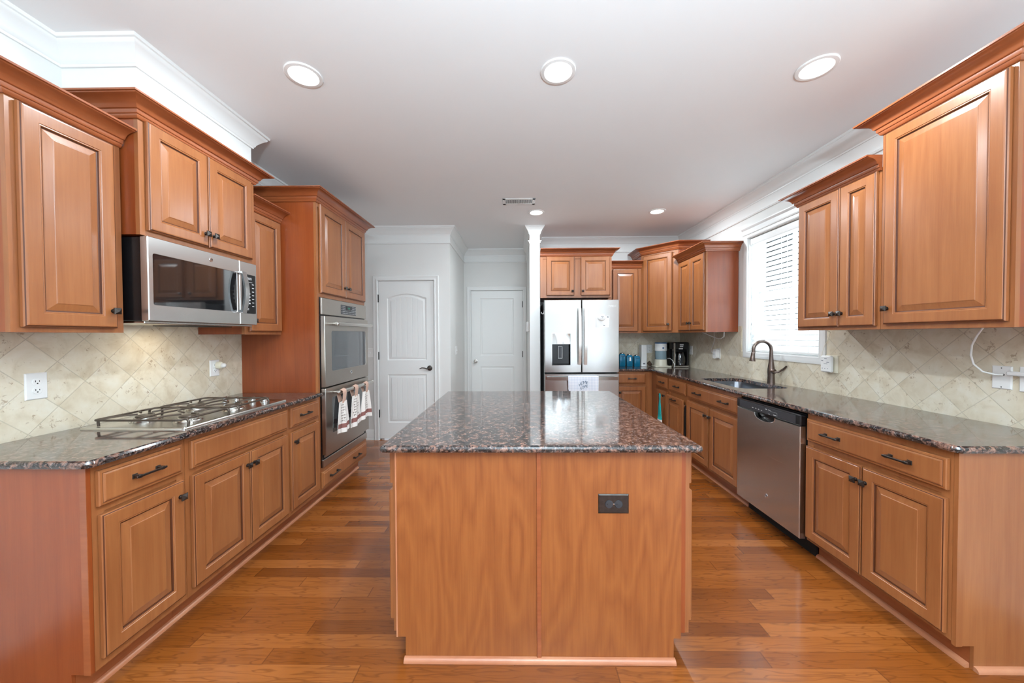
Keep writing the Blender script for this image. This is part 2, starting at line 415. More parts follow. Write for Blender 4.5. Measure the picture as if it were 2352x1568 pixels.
def rrect(x0, x1, y0, y1, r, n=5):
    h = math.pi/2
    return arc(x1-r, y1-r, r, 0, h, n)+arc(x0+r, y1-r, r, h, 2*h, n)+arc(x0+r, y0+r, r, 2*h, 3*h, n)+arc(x1-r, y0+r, r, 3*h, 4*h, n)
def offset_poly(P, d):
    """inward offset of a ccw polygon"""
    n = len(P); out = []
    for i in range(n):
        a, b, c = Vector(P[i-1]), Vector(P[i]), Vector(P[(i+1) % n])
        d1 = (b-a).normalized(); d2 = (c-b).normalized(); n1 = Vector((-d1.y, d1.x)); n2 = Vector((-d2.y, d2.x))
        k = (n1+n2)/max(.25, 1+n1.dot(n2)); out.append((b.x+k.x*d, b.y+k.y*d))
    return out
def slab(mb, poly, z0, z1, r=.012, hole=None):
    """stone slab with eased edges, ccw outline, optional hole (ccw)"""
    steps = [(r, z0), (r*.3, z0+r*.3), (0, z0+r), (0, z1-r), (r*.3, z1-r*.3), (r, z1)]
    rings = [[(x, y, z) for x, y in offset_poly(poly, d)] for d, z in steps]
    mb.loops(rings, cap0=not hole, cap1=not hole)
    if hole:
        for z, ring in ((z1, rings[-1]), (z0, rings[0])):
            h = [(x, y, z) for x, y in hole]; vs = list(ring)+h
            tri = tessellate_polygon([[Vector(p) for p in ring], [Vector(p) for p in h]])
            mb.add(vs, [tuple(t) for t in tri])
        n = len(hole); mb.add([(x, y, z1) for x, y in hole]+[(x, y, z0) for x, y in hole], [(i, (i+1) % n, n+(i+1) % n, n+i) for i in range(n)])
    return mb
# ------------------------------------------------------------------ room shell
XL, XR, YB, ZC = -2.19, 2.37, 5.15, 2.76
YP, YH, XH = 4.58, 5.80, -.86          # pantry wall, hall end wall, corner between them
YREAR = -3.7
T = .14
struct('floor', MB().box(XL-.2, XR+.4, YREAR-.2, YH+.2, -.05, 0), M['floor'], 'orange-brown oak plank floor')
struct('ceiling', MB().box(XL-.2, XR+.4, YREAR-.2, YH+.2, ZC, ZC+.06), M['ceil'], 'flat white ceiling')
struct('wall_left', MB().box(XL-T, XL, YREAR, YP, 0, ZC), M['wallp'])
def wall_with_hole(mb, x0, x1, y0, y1, holes):
    """wall in the yz plane with rectangular holes [(ya, yb, za, zb)] sorted along y"""
    y = y0
    for ya, yb, za, zb in holes:
        mb.box(x0, x1, y, ya, 0, ZC); mb.box(x0, x1, ya, yb, 0, za); mb.box(x0, x1, ya, yb, zb, ZC); y = yb
    mb.box(x0, x1, y, y1, 0, ZC); return mb
WY0, WY1, WZ0, WZ1 = 2.79, 3.655, 1.18, 2.335
struct('wall_right', wall_with_hole(MB(), XR, XR+T, YREAR, YH, [(-2.75, -.5, .35, 2.3), (WY0, WY1, WZ0, WZ1)]), M['wallp'])
m = MB(); m.box(XL-T, -1.6, YREAR-T, YREAR, 0, ZC); m.box(2.2, XR+T, YREAR-T, YREAR, 0, ZC); m.box(-1.6, 2.2, YREAR-T, YREAR, 2.3, ZC); m.box(-1.6, 2.2, YREAR-T, YREAR, 0, .1)
struct('wall_rear', m, M['wallp'])
struct('wall_back', MB().box(.305, XR, YB, YB+T, 0, ZC), M['wallp'])
D1X0, D1X1, D1Z = -1.80, -1.07, 2.075
m = MB(); m.box(XL-T, D1X0, YP, YP+T, 0, ZC); m.box(D1X1, XH, YP, YP+T, 0, ZC); m.box(D1X0, D1X1, YP, YP+T, D1Z, ZC)
struct('wall_pantry', m, M['wallp'], 'grey wall around the beadboard pantry door')
struct('wall_hall', MB().box(XH-T, XH, YP+T, YH, 0, ZC), M['wallp'])
D2X0, D2X1, D2Z = -.75, .103, 2.093
m = MB(); m.box(XH-T, D2X0, YH, YH+T, 0, ZC); m.box(D2X1, .5, YH, YH+T, 0, ZC); m.box(D2X0, D2X1, YH, YH+T, D2Z, ZC)
struct('wall_hall_end', m, M['wallp'])
m = MB(); m.box(.172, .303, YP, YH, 0, ZC)
struct('wall_partition', m, M['trim'], 'white end of the short wall beside the refrigerator')
m = MB(); pa = [(.172, YH-.05), (.172, YP), (.303, YP), (.303, YB)]
CROWN = [(0, -.105), (.010, -.105), (.012, -.094), (.017, -.090), (.022, -.076), (.042, -.050), (.058, -.034), (.066, -.028), (.070, -.018), (.078, -.015), (.080, -.006), (.080, 0), (0, 0)]
m.sweep([(o*.75, h) for o, h in CROWN], pa, ZC)
m.sweep([(0, -.030), (.006, -.030), (.010, -.016), (.020, -.010), (.020, 0), (0, 0)], pa, 2.575)
struct('trim_1', m, M['trim'], 'crown cap and collar of the white wall end')
# backsplash
ta = [('wall_left_tile', MB().box(XL, XL+.008, .9, 2.775, .90, 1.95), 'tile_y_left'),
      ('wall_right_tile', MB().box(XR-.008, XR, .9, YB-.008, .90, 1.18).box(XR-.008, XR, .9, 2.725, 1.18, 1.445).box(XR-.008, XR, 3.745, YB-.008, 1.18, 1.445), 'tile_y_right'),
      ('wall_back_tile', MB().box(1.23, XR, YB-.008, YB, .90, 1.445), 'tile_x_back')]
for n, m, k in ta: struct(n, m, M[k], 'cream diagonal tile backsplash')
# soffit above the microwave
SX, SY0, SY1 = -1.825, 1.70, 2.436
struct('ceiling_soffit', MB().box(XL, SX, SY0, SY1, 2.44, ZC), M['trim'], 'white boxed soffit above the microwave cabinet')
# ceiling crown
m = MB(); m.sweep(CROWN, [(XL, YREAR), (XL, SY0), (SX, SY0), (SX, SY1), (XL, SY1), (XL, YP), (XH, YP), (XH, YH), (.172, YH)], ZC, side=1)
struct('trim_2', m, M['trim'], 'white crown moulding along the left')
m = MB(); m.sweep(CROWN, [(.303, YB), (XR, YB), (XR, YREAR)], ZC, side=1)
struct('trim_3', m, M['trim'], 'white crown moulding along the right')
# frieze and its lower bead
FR = [(0, 0), (.012, 0), (.016, .008), (.010, .016), (.006, .018), (.006, .13), (0, .13)]
m = MB(); m.sweep(FR, [(XL, 3.66), (XL, YP), (XH, YP), (XH, YH), (.172, YH)], 2.545, side=1)
struct('trim_4', m, M['trim'])
m = MB(); m.sweep(FR, [(.303, YB), (XR, YB), (XR, YREAR)], 2.545, side=1)
struct('trim_5', m, M['trim'])
BASE = [(0, 0), (.016, 0), (.016, .020), (.013, .022), (.013, .105), (.010, .115), (.006, .130), (0, .135)]
m = MB(); m.sweep(BASE, [(XL, 3.66), (XL, YP), (D1X0-.065, YP)], 0, side=1); struct('baseboard_left', m, M['trim'])
m = MB(); m.sweep(BASE, [(D1X1+.06, YP), (XH, YP), (XH, YH), (D2X0-.06, YH)], 0, side=1); struct('baseboard_hall', m, M['trim'])
m = MB(); m.sweep(BASE, [(.172, YH-.01), (.172, YP), (.303, YP), (.303, YB)], 0); struct('baseboard_partition', m, M['trim'])
# ---- doors
def casing(mb, x0, x1, z1, y, w=.062):
    P = [(0, 0), (0, .012), (.006, .017), (.016, .018), (.020, .014), (.046, .013), (.052, .016), (w-.004, .016), (w, .010), (w, 0)]
    # left jamb, head, right jamb with mitres
    rings = []
    for (cx, sx, zz) in ((x0, -1, 0), (x0, -1, z1), (x1, 1, z1), (x1, 1, 0)):
        rings.append([(cx+sx*a, y-b, zz+(a if zz else 0)) for a, b in P])
    n = len(P); vs = [p for r in rings for p in r]; fs = []
    for i in range(3):
        for k in range(n-1): fs.append((i*n+k, i*n+k+1, (i+1)*n+k+1, (i+1)*n+k))
    mb.add(vs, fs); return mb
def jambs(mb, x0, x1, z1, y):
    mb.box(x0-.001, x0+.003, y, y+T, 0, z1); mb.box(x1-.003, x1+.001, y, y+T, 0, z1); mb.box(x0, x1, y, y+T, z1-.003, z1+.001)
    mb.box(x0+.003, x0+.012, y+.045, y+T, 0, z1); mb.box(x1-.012, x1-.003, y+.045, y+T, 0, z1); mb.box(x0, x1, y+.045, y+T, z1-.012, z1-.003); return mb
def sticking(pts_fn, mb, y):
    """moulded panel: pts_fn(inset) -> outline points (x, z)"""
    prof = [(0, 0), (.004, .004), (.010, .009), (.022, .010), (.026, .006), (.044, .002), (.046, .002)]
    rings = [[(x, y+d, z) for x, z in pts_fn(i)] for i, d in prof]
    mb.loops(rings, cap1=False); return rings[-1]
def leaf(x0, x1, z0, z1, y, panels, t=.035):
    """door leaf: stiles and rails around moulded openings, front face at y"""
    mb = MB(); outs = []
    mb.box(x0, x1, y+.012, y+t, z0, z1)
    mb.box(x0, x1, y, y+.012, z0, z0+.001)
    hol = [fn(0) for fn in panels]
    ring = [Vector((x0, z0, 0)), Vector((x1, z0, 0)), Vector((x1, z1, 0)), Vector((x0, z1, 0))]
    tri = tessellate_polygon([ring]+[[Vector((a, b, 0)) for a, b in h] for h in hol])
    allp = [(p.x, y, p.y) for p in ring]+[(a, y, b) for h in hol for a, b in h]
    mb.add(allp, [tuple(q) for q in tri])
    for (a, b, c, d) in ((x0, x0, z0, z1), (x1, x1, z0, z1)): mb.add([(a, y, c), (a, y+.012, c), (a, y+.012, d), (a, y, d)], [(0, 1, 2, 3)])
    mb.add([(x0, y, z1), (x1, y, z1), (x1, y+.012, z1), (x0, y+.012, z1)], [(0, 1, 2, 3)])
    for fn in panels: outs.append(sticking(fn, mb, y))
    return mb, outs
def rect_fn(x0, x1, z0, z1): return lambda i: [(x0+i, z0+i), (x1-i, z0+i), (x1-i, z1-i), (x0+i, z1-i)]
def arch_fn(x0, x1, z0, z1, rise, n=14):
    def fn(i):
        a, b = x0+i, x1-i; out = [(a, z0+i), (b, z0+i)]
        for k in range(n+1):
            t = k/n; out.append((b+(a-b)*t, z1-i-rise+rise*math.sin(math.pi*t)))
        return out
    return fn
def bead(mb, x0, x1, z0, zf, y, n=6):
    """beadboard field with narrow v grooves, zf(x) the top edge"""
    w = (x1-x0)/n
    for k in range(n):
        a, b = x0+k*w, x0+(k+1)*w; g_ = .0035
        xs = [a, a+g_, b-g_, b]; ys = [y+.004, y, y, y+.004]
        vs = [(x, yy, z0) for x, yy in zip(xs, ys)]+[(x, yy, zf(x)) for x, yy in zip(xs, ys)]
        mb.add(vs, [(i, i+1, 5+i, 4+i) for i in range(3)])
d1 = thing('door_1', 'white arched beadboard pantry door with a dark bronze lever', 'door', ((D1X0+D1X1)/2, YP, 0)); d1['kind'] = 'structure'
lx0, lx1 = D1X0+.006, D1X1-.006
P1 = arch_fn(-1.683, -1.172, 1.04, 1.905, .055); P2 = rect_fn(-1.683, -1.172, .225, .855)
mb, o = leaf(lx0, lx1, .018, D1Z-.006, YP+.006, [P1, P2])
i_ = .046; xa, xb = -1.683+i_, -1.172-i_
def ztop(x):
    t = (x-xb)/(xa-xb); return 1.905-i_-.055+.055*math.sin(math.pi*min(1, max(0, t)))
bead(mb, xa, xb, 1.04+i_, ztop, YP+.008); bead(mb, xa, xb, .225+i_, lambda x: .855-i_, YP+.008)
mb.build('door_panel', M['trim'], d1, 30)
casing(MB(), D1X0, D1X1, D1Z, YP).build('door_casing', M['trim'], d1, 30)
jambs(MB(), D1X0, D1X1, D1Z, YP).build('door_jamb', M['trim'], d1, 0)
for z in (.346, 1.10, 1.845):
    MB().cyl((lx0-.003, YP-.004, z-.05), (lx0-.003, YP-.004, z+.05), .008, n=12).build('hinge', M['blackmatte'], d1)
h = MB(); hx, hz = -1.133, .937
h.lathe((hx, YP+.006, hz), [(.034, 0), (.034, .006), (.028, .012), (.014, .014), (.012, .05), (0, .05)], 24, (0, -1, 0))
h.tube([(hx, YP-.045, hz), (hx-.03, YP-.05, hz-.004), (hx-.06, YP-.05, hz+.006), (hx-.09, YP-.048, hz+.008), (hx-.12, YP-.046, hz-.004)], [.011, .009, .007, .007, .005], 10)
h.build('lever_handle', M['bronze'], d1)
d2 = thing('door_2', 'plain white two-panel door with a round knob at the end of the hall', 'door', ((D2X0+D2X1)/2, YH, 0)); d2['kind'] = 'structure'
lx0, lx1 = D2X0+.006, D2X1-.006
mb, o = leaf(lx0, lx1, .015, D2Z-.006, YH+.006, [rect_fn(-.60, -.045, 1.03, 1.965), rect_fn(-.60, -.045, .22, .845)])
for r in o: mb.add([(p[0], YH+.008, p[2]) for p in r], [(0, 1, 2, 3)])
mb.build('door_panel', M['trim'], d2, 30)
casing(MB(), D2X0, D2X1, D2Z, YH).build('door_casing', M['trim'], d2, 30)
jambs(MB(), D2X0, D2X1, D2Z, YH).build('door_jamb', M['trim'], d2, 0)
for z in (.35, 1.05, 1.865):
    MB().cyl((lx1+.003, YH-.004, z-.05), (lx1+.003, YH-.004, z+.05), .008, n=12).build('hinge', M['blackmatte'], d2)
MB().lathe((-.677, YH+.006, .935), [(.032, 0), (.032, .006), (.014, .012), (.012, .03), (.026, .045), (.028, .055), (.02, .066), (0, .068)], 24, (0, -1, 0)).build('door_knob', M['steel_flat'], d2)
# ---- kitchen window
w1 = thing('window_1', 'white framed window above the sink', 'window', (XR, (WY0+WY1)/2, WZ0)); w1['kind'] = 'structure'
m = MB(); cw = .058
PC = [(0, 0), (0, .014), (.008, .018), (.030, .016), (.044, .018), (cw, .014), (cw, 0)]
rings = []
for (yy, sy, zz, sz) in ((WY0, -1, WZ0, -1), (WY0, -1, WZ1, 1), (WY1, 1, WZ1, 1), (WY1, 1, WZ0, -1)):
    rings.append([(XR-b, yy+sy*a, zz+sz*a) for a, b in PC])
n = len(PC); vs = [p for r in rings for p in r]
m.add(vs, [(i*n+k, i*n+k+1, ((i+1) % 4)*n+k+1, ((i+1) % 4)*n+k) for i in range(4) for k in range(n-1)])
m.build('window_casing', M['trim'], w1, 30)
m = MB(); m.sweep([(0, 0), (.022, 0), (.024, .010), (.020, .014), (.022, .05), (.030, .058), (.036, .068), (.036, .075), (0, .075)], [(XR, WY1+cw+.012), (XR, WY0-cw-.012)], WZ1+.035, side=1)
m.build('head_trim', M['trim'], w1, 30)
m = MB()
for a in ((XR, XR+T, WY0-.001, WY0+.004, WZ0, WZ1), (XR, XR+T, WY1-.004, WY1+.001, WZ0, WZ1), (XR, XR+T, WY0, WY1, WZ1-.004, WZ1+.001), (XR, XR+T, WY0, WY1, WZ0-.001, WZ0+.004)): m.box(*a)
m.build('window_jamb', M['trim'], w1, 0)
m = MB(); fx = XR+.095
zm = (WZ0+WZ1)/2
for z0, z1, dx in ((WZ0, zm+.02, 0), (zm-.02, WZ1, .02)):
    m.box(fx+dx, fx+dx+.02, WY0, WY0+.045, z0, z1); m.box(fx+dx, fx+dx+.02, WY1-.045, WY1, z0, z1); m.box(fx+dx, fx+dx+.02, WY0, WY1, z0, z0+.045); m.box(fx+dx, fx+dx+.02, WY0, WY1, z1-.045, z1)
    m.box(fx+dx+.005, fx+dx+.015, (WY0+WY1)/2-.01, (WY0+WY1)/2+.01, z0, z1)
m.build('window_sash', M['trim'], w1, 0)
MB().box(fx+.012, fx+.016, WY0+.03, WY1-.03, WZ0+.03, zm).box(fx+.032, fx+.036, WY0+.03, WY1-.03, zm, WZ1-.03).build('window_pane', M['glass'], w1, 0)
bl = thing('window_blind', 'white horizontal slat blind, lowered and shut, in the window over the sink', 'blind', (XR+.04, (WY0+WY1)/2, WZ0+.01))
m = MB(); pit_ = .0465; nsl = 23
for k in range(nsl):
    zc = WZ0+.055+k*pit_; a = math.radians(58); dx, dz = .025*math.cos(a), .025*math.sin(a); nx, nz = -math.sin(a)*.0028, math.cos(a)*.0028
    xc = XR+.04
    sec = [(xc-dx, zc-dz), (xc-nx*1.2, zc+0-nz*1.2), (xc+dx, zc+dz), (xc+dx+.0008, zc+dz-.0012), (xc-nx*1.2+.0012, zc-nz*1.2-.0012), (xc-dx+.0012, zc-dz-.0006)]
    vs = [(x, WY0+.008, z) for x, z in sec]+[(x, WY1-.008, z) for x, z in sec]
    m.add(vs, [(i, (i+1) % 6, 6+(i+1) % 6, 6+i) for i in range(6)]+[(5, 4, 3, 2, 1, 0), (6, 7, 8, 9, 10, 11)])
m.build('slats', M['slat'], bl, 0)
MB().box(XR+.012, XR+.068, WY0+.006, WY1-.006, WZ1-.075, WZ1-.008, b=.004).build('valance', M['white'], bl)
MB().box(XR+.018, XR+.062, WY0+.008, WY1-.008, WZ0+.008, WZ0+.030, b=.006).build('bottom_rail', M['white'], bl)
m = MB()
for yy in (WY0+.13, (WY0+WY1)/2, WY1-.13):
    for xx in (XR+.013, XR+.067): m.cyl((xx, yy, WZ0+.02), (xx, yy, WZ1-.05), .0014, n=6)
m.build('ladder_cords', M['white'], bl)
m = MB(); m.tube([(XR+.006, WY1-.04, WZ1-.06), (XR+.005, WY1-.04, WZ0+.26), (XR+.006, WY1-.04, WZ0+.2)], .0012, 6); m.tube([(XR+.006, WY1-.05, WZ1-.06), (XR+.005, WY1-.05, WZ0+.30)], .0012, 6)
m.lathe((XR+.006, WY1-.04, WZ0+.17), [(.002, .03), (.005, .02), (.007, 0), (0, 0)], 10); m.lathe((XR+.006, WY1-.05, WZ0+.27), [(.002, .03), (.005, .02), (.007, 0), (0, 0)], 10)
m.build('pull_cords', M['whitedim'], bl)
# windows of the room behind the camera (daylight side)
w2 = thing('window_2', 'large bare window beside the breakfast area', 'window', (XR, -1.6, .35)); w2['kind'] = 'structure'
m = MB()
for a, b, c, d in ((-2.75, -2.69, .35, 2.3), (-.56, -.5, .35, 2.3), (-2.75, -.5, .35, .41), (-2.75, -.5, 2.24, 2.3), (-2.03, -1.97, .35, 2.3), (-1.28, -1.22, .35, 2.3), (-2.75, -.5, 1.30, 1.35)): m.box(XR+.04, XR+.09, a, b, c, d)
m.build('window_sash', M['trim'], w2, 0)
w3 = thing('window_3', 'wide patio glazing behind the camera', 'window', (.3, YREAR, .1)); w3['kind'] = 'structure'
m = MB()
for a, b, c, d in ((-1.6, -1.5, .1, 2.3), (2.1, 2.2, .1, 2.3), (-1.6, 2.2, .1, .2), (-1.6, 2.2, 2.2, 2.3), (-.35, -.25, .1, 2.3), (.9, 1.0, .1, 2.3)): m.box(a, b, YREAR-.10, YREAR-.04, c, d)
m.build('window_sash', M['trim'], w3, 0)
# ---- ceiling lights and vent
SPOTS = [(-1.135, 1.905, 'white recessed ceiling light above the left counter run'), (.226, 1.905, 'white recessed ceiling light above the front of the island'),
         (1.583, 1.905, 'white recessed ceiling light near the large right cabinet'), (.23, 4.06, 'small-looking recessed ceiling light in front of the white wall end'),
         (1.60, 4.06, 'recessed ceiling light in the far corner near the window')]
for k, (x, y, lab) in enumerate(SPOTS):
    t = thing('ceiling_light', lab, 'ceiling light', (x, y, ZC), 'recessed ceiling lights')
    if k == 0:
        MB().lathe((x, y, ZC), [(.092, 0), (.094, -.003), (.090, -.007), (.074, -.009), (.068, -.005), (.066, -.001)], 40).build('trim_ring', M['white'], t)
        MB().lathe((x, y, ZC), [(.067, -.0035), (.05, -.0045), (0, -.005)], 40).build('lens', M['lamp'], t)
        first = t
    else:
        for ch in first.children:
            if ch.type == 'MESH': c = ch.copy(); COL.objects.link(c); c.parent = t
    l = bpy.data.lights.new('lamp', 'AREA'); l.shape = 'DISK'; l.size = .12; l.energy = 19; l.color = (.86, .97, 1.04)
    lo = bpy.data.objects.new('lamp', l); COL.objects.link(lo); lo.parent = t; lo.location = (0, 0, -.012)
t = thing('ceiling_vent', 'white slatted air vent in the ceiling', 'vent', (.03, 3.72, ZC))
m = MB(); vx0, vx1, vy0, vy1 = -.14, .20, 3.64, 3.81
for a in ((vx0, vx1, vy0, vy0+.032), (vx0, vx1, vy1-.032, vy1), (vx0, vx0+.032, vy0, vy1), (vx1-.032, vx1, vy0, vy1)): m.box(*a, ZC-.006, ZC, b=.002)
m.build('vent_frame', M['white'], t)
MB().box(vx0+.02, vx1-.02, vy0+.02, vy1-.02, ZC-.0015, ZC-.0005).build('vent_duct', M['darkgrey'], t)
m = MB(); k = vx0+.04
while k < vx1-.04:
    m.box(k, k+.0045, vy0+.03, vy1-.03, ZC-.006, ZC-.001); k += .011
m.box(.022, .034, vy0+.03, vy1-.03, ZC-.006, ZC-.001)
m.build('vent_slats', M['white'], t)
# uplighter added out of view behind the camera, standing in for bounced flash
t = thing('added_uplighter', 'white uplighter added unseen behind the camera to brighten the ceiling', 'fill light', (.35, -.95, 0))
MB().lathe((.35, -.95, 0), [(.15, 0), (.15, .015), (.03, .03), (0, .03)], 28).build('base', M['steel_flat'], t)
MB().cyl((.35, -.95, .03), (.35, -.95, 1.72), .014).build('pole', M['steel_flat'], t)
MB().lathe((.35, -.95, 1.70), [(.02, 0), (.12, .03), (.19, .10), (.185, .10), (.115, .035), (0, .012)], 32).build('bowl', M['whitedim'], t)
l = bpy.data.lights.new('lamp', 'AREA'); l.shape = 'DISK'; l.size = .30; l.energy = 300; l.color = (.80, .98, 1.10)
lo = bpy.data.objects.new('lamp', l); COL.objects.link(lo); lo.parent = t; lo.location = (0, 0, 1.815); lo.rotation_euler = (math.pi, 0, 0)
# ------------------------------------------------------------------ cabinets
RAISED = [(0, 0, 0), (0, .012, 0), (.0025, .016, 0), (.006, .0175, 1), (.0075, .0195, 0), (.012, .020, 0), (.053, .020, 0), (.0555, .0175, 0), (.0585, .018, 0), (.061, .0165, 0), (.063, .0115, 1),
          (.067, .0105, 1), (.069, .0112, 0), (.094, .0172, 0), (.0955, .0185, 0), (.098, .019, 0)]
SLAB = [(0, 0, 0), (0, .011, 0), (.003, .0145, 0), (.010, .0155, 0), (.0115, .0155, 1), (.013, .0175, 0), (.017, .0195, 0), (.020, .020, 0)]
WG = [M['wood'], M['glaze']]
def knob(f, u, z, n, parent):
    m = MB(); c0 = f(u, n, z); c1 = f(u, n+.017, z); m.cyl(c0, c1, .0075, .006, 12); m.cyl(c0, f(u, n+.003, z), .010, .010, 12)
    s = .0145
    r = [[f(u+a*s*k, n+h, z+b*s*k) for a, b in ((-1, -1), (1, -1), (1, 1), (-1, 1))] for k, h in ((.7, .016), (1, .018), (1, .0225), (.96, .0235))]
    m.loops(r, cap0=True, cap1=False)
    q = r[-1]+[f(u, n+.031, z)]; m.add(q, [(0, 1, 4), (1, 2, 4), (2, 3, 4), (3, 0, 4)])
    return m.build('knob', M['bronze'], parent, 20)
def pull(f, u, z, n, parent, half=.046):
    m = MB()
    for s in (-1, 1):
        m.box(u+s*half-.007, u+s*half+.007, n, n+.028, z-.007, z+.007, f, b=.0015)
        m.box(u+s*half-.010, u+s*half+.010, n, n+.004, z-.010, z+.010, f, b=.001)
    m.box(u-half-.016, u+half+.016, n+.021, n+.029, z-.0045, z+.0045, f, b=.0015)
    return m.build('pull', M['bronze'], parent, 20)
def door(f, u0, u1, z0, z1, parent, kn=None, n0=.002, name='door', back=True):
    d = MB().panel(f, u0, u1, z0, z1, [(i, n0+h, k) for i, h, k in RAISED]).build(name, WG, parent, 0)
    if kn: knob(f, kn[0], kn[1], n0+.020, d)
    return d
def drawer(f, u0, u1, z0, z1, parent, pulls=(), n0=.002, half=.046, name='drawer'):
    d = MB().panel(f, u0, u1, z0, z1, [(i, n0+h, k) for i, h, k in SLAB]).build(name, WG, parent, 0)
    for p in pulls: pull(f, p, (z0+z1)/2+.002, n0+.019, d, half)
    return d
SHOE = [(0, 0), (.018, 0), (.0175, .005), (.0155, .010), (.012, .0145), (.007, .0175), (0, .019)]
def base_cab(label, f, u0, u1, depth, fronts, ends='', toe=.075, zt=.884, group='base cabinets', btop=None):
    """fronts(t) adds doors and drawers; ends: 'a' finished end at u0, 'b' at u1"""
    c = f((u0+u1)/2, -depth/2, 0)
    t = thing('base_cabinet', label, 'cabinet', c, group)
    zb = .112
    m = MB(); m.box(u0+.001, u1-.001, -depth, -.020, zb, btop or zt, f); m.box(u0+.001, u1-.001, -depth, -toe-.02, .0, zb, f); m.build('body', M['wood_side'], t, 0)
    m = frame_boxes(MB(), f, u0+.0005, u1-.0005, zb, zt, .040, ((zb, zb+.045), (.700, .730), (zt-.032, zt)))
    m.box(u0+.041, u1-.041, -.0190, -.006, zb+.046, .699, f); m.box(u0+.041, u1-.041, -.0190, -.006, .731, zt-.033, f)
    m.build('face_frame', M['wood'], t, 0)
    MB().box(u0, u1, -toe-.019, -toe, 0, zb-.001, f).build('toe_kick', M['wood_crown'], t, 0)
    fronts(t); return t
CR = [(0, 0), (.006, 0), (.010, .004), (.013, .011), (.014, .016), (.018, .018), (.020, .022), (.021, .036), (.027, .038), (.030, .042), (.033, .052), (.040, .062), (.052, .070), (.066, .076), (.076, .079), (.078, .083), (.086, .084), (.087, .092), (0, .092)]
def upper_cab(label, f, u0, u1, depth, z0, z1, fronts, crown=None, group='upper cabinets', cz=.092):
    c = f((u0+u1)/2, -depth/2, z0)
    t = thing('upper_cabinet', label, 'cabinet', c, group)
    MB().box(u0+.001, u1-.001, -depth, -.0200, z0+.001, z1, f).build('body', M['wood_side'], t, 0)
    m = frame_boxes(MB(), f, u0+.0005, u1-.0005, z0, z1, .038, ((z0, z0+.038), (z1-.045, z1)))
    m.box(u0+.039, u1-.039, -.0190, -.006, z0+.039, z1-.046, f)
    m.build('face_frame', M['wood'], t, 0)
    fronts(t)
    if crown:   # crown = world path points, side sign
        MB().sweep([(o, h*cz/.092) for o, h in CR], crown[0], z1-.018, side=crown[1]).build('crown_molding', M['wood_crown'], t, 30)
    return t
L = Frame((-1.575, 0, 0), (0, 1, 0), (1, 0, 0)); R = Frame((1.760, 0, 0), (0, 1, 0), (-1, 0, 0)); B = Frame((0, 4.622, 0), (1, 0, 0), (0, -1, 0))
DZ0, DZ1, RZ0, RZ1 = .148, .692, .726, .860
# --- left base run
def fr(t):
    drawer(L, 1.288, 1.618, RZ0, RZ1, t, [1.452]); door(L, 1.292, 1.622, DZ0, DZ1, t, (1.597, .622))
base_cab('brown base cabinet with one drawer over one door, nearest on the left', L, 1.275, 1.642, .607, fr)
def fr(t):
    drawer(L, 1.665, 2.373, RZ0, RZ1, t, (), name='false_drawer_front'); door(L, 1.667, 2.026, DZ0, DZ1, t, (2.002, .618)); door(L, 2.032, 2.372, DZ0, DZ1, t, (2.056, .618))
base_cab('wide brown base cabinet with two doors under the gas cooktop', L, 1.643, 2.390, .607, fr)
def fr(t):
    drawer(L, 2.411, 2.752, RZ0, RZ1, t, [2.557]); door(L, 2.411, 2.754, DZ0, DZ1, t, (2.440, .622))
base_cab('brown base cabinet with one drawer over one door, next to the oven tower', L, 2.391, 2.774, .607, fr)
# finished end panel of the left run with its toe notch
t = thing('end_panel', 'dark brown end panel closing the near side of the left base cabinets', 'cabinet panel', (-1.9, 1.265, 0))
MB().prism([(-1.575, .112), (-1.575, .884), (XL, .884), (XL, 0), (-1.650, 0), (-1.650, .112)], 1.2625, 1.2745, lambda a, b, c: (a, c, b)).build('panel', M['wood_side'], t, 0)
MB().box(-1.600, -1.575, 1.2600, 1.2625, .112, .884).build('edge_strip', M['wood_crown'], t, 0)
tag(MB().sweep(SHOE, [(-1.6495, 1.275), (-1.6495, 3.60)], 0, side=1).build('shoe_molding', M['shoe'], None, 40, (-1.65, 2.4, 0)), 'thin brown shoe moulding along the floor under the left cabinets', 'moulding')
# --- oven tower
t = thing('oven_cabinet', 'tall brown cabinet holding the double wall oven', 'cabinet', (-1.88, 3.21, 0))
ta, tb, th = 2.775, 3.645, 2.432
MB().box(ta+.018, tb-.018, -.607, -.595, 0, th, L).box(ta, ta+.018, -.607, -.02, .112, th, L).box(ta, ta+.018, -.607, -.095, 0, .112, L).box(tb-.018, tb, -.607, -.02, .112, th, L).box(tb-.018, tb, -.607, -.095, 0, .112, L).box(ta+.018, tb-.018, -.594, -.02, th-.018, th, L).box(ta+.018, tb-.018, -.594, -.02, 1.672, 1.690, L).box(ta+.018, tb-.018, -.594, -.02, .285, .300, L).build('body', M['wood_side'], t, 0)
m = frame_boxes(MB(), L, ta, tb, .112, th, .026, ((.112, .140), (.262, .310), (1.660, 1.712), (th-.045, th)))
m.box(ta+.027, tb-.027, -.0190, -.006, 1.713, th-.046, L); m.box(ta+.027, tb-.027, -.0190, -.006, .141, .261, L)
m.build('face_frame', M['wood'], t, 0)
MB().box(ta, tb-.02, -.094, -.075, 0, .111, L).build('toe_kick', M['wood_crown'], t, 0)
drawer(L, 2.792, 3.622, .138, .266, t, [2.955, 3.375], half=.055)
door(L, 2.812, 3.215, 1.706, 2.412, t, (3.185, 1.790)); door(L, 3.222, 3.630, 1.706, 2.412, t, (3.255, 1.790))
MB().sweep(CR, [(XL+.01, ta), (-1.575, ta), (-1.575, tb), (XL+.01, tb)], th-.018, side=1).build('crown_molding', M['wood_crown'], t, 30)
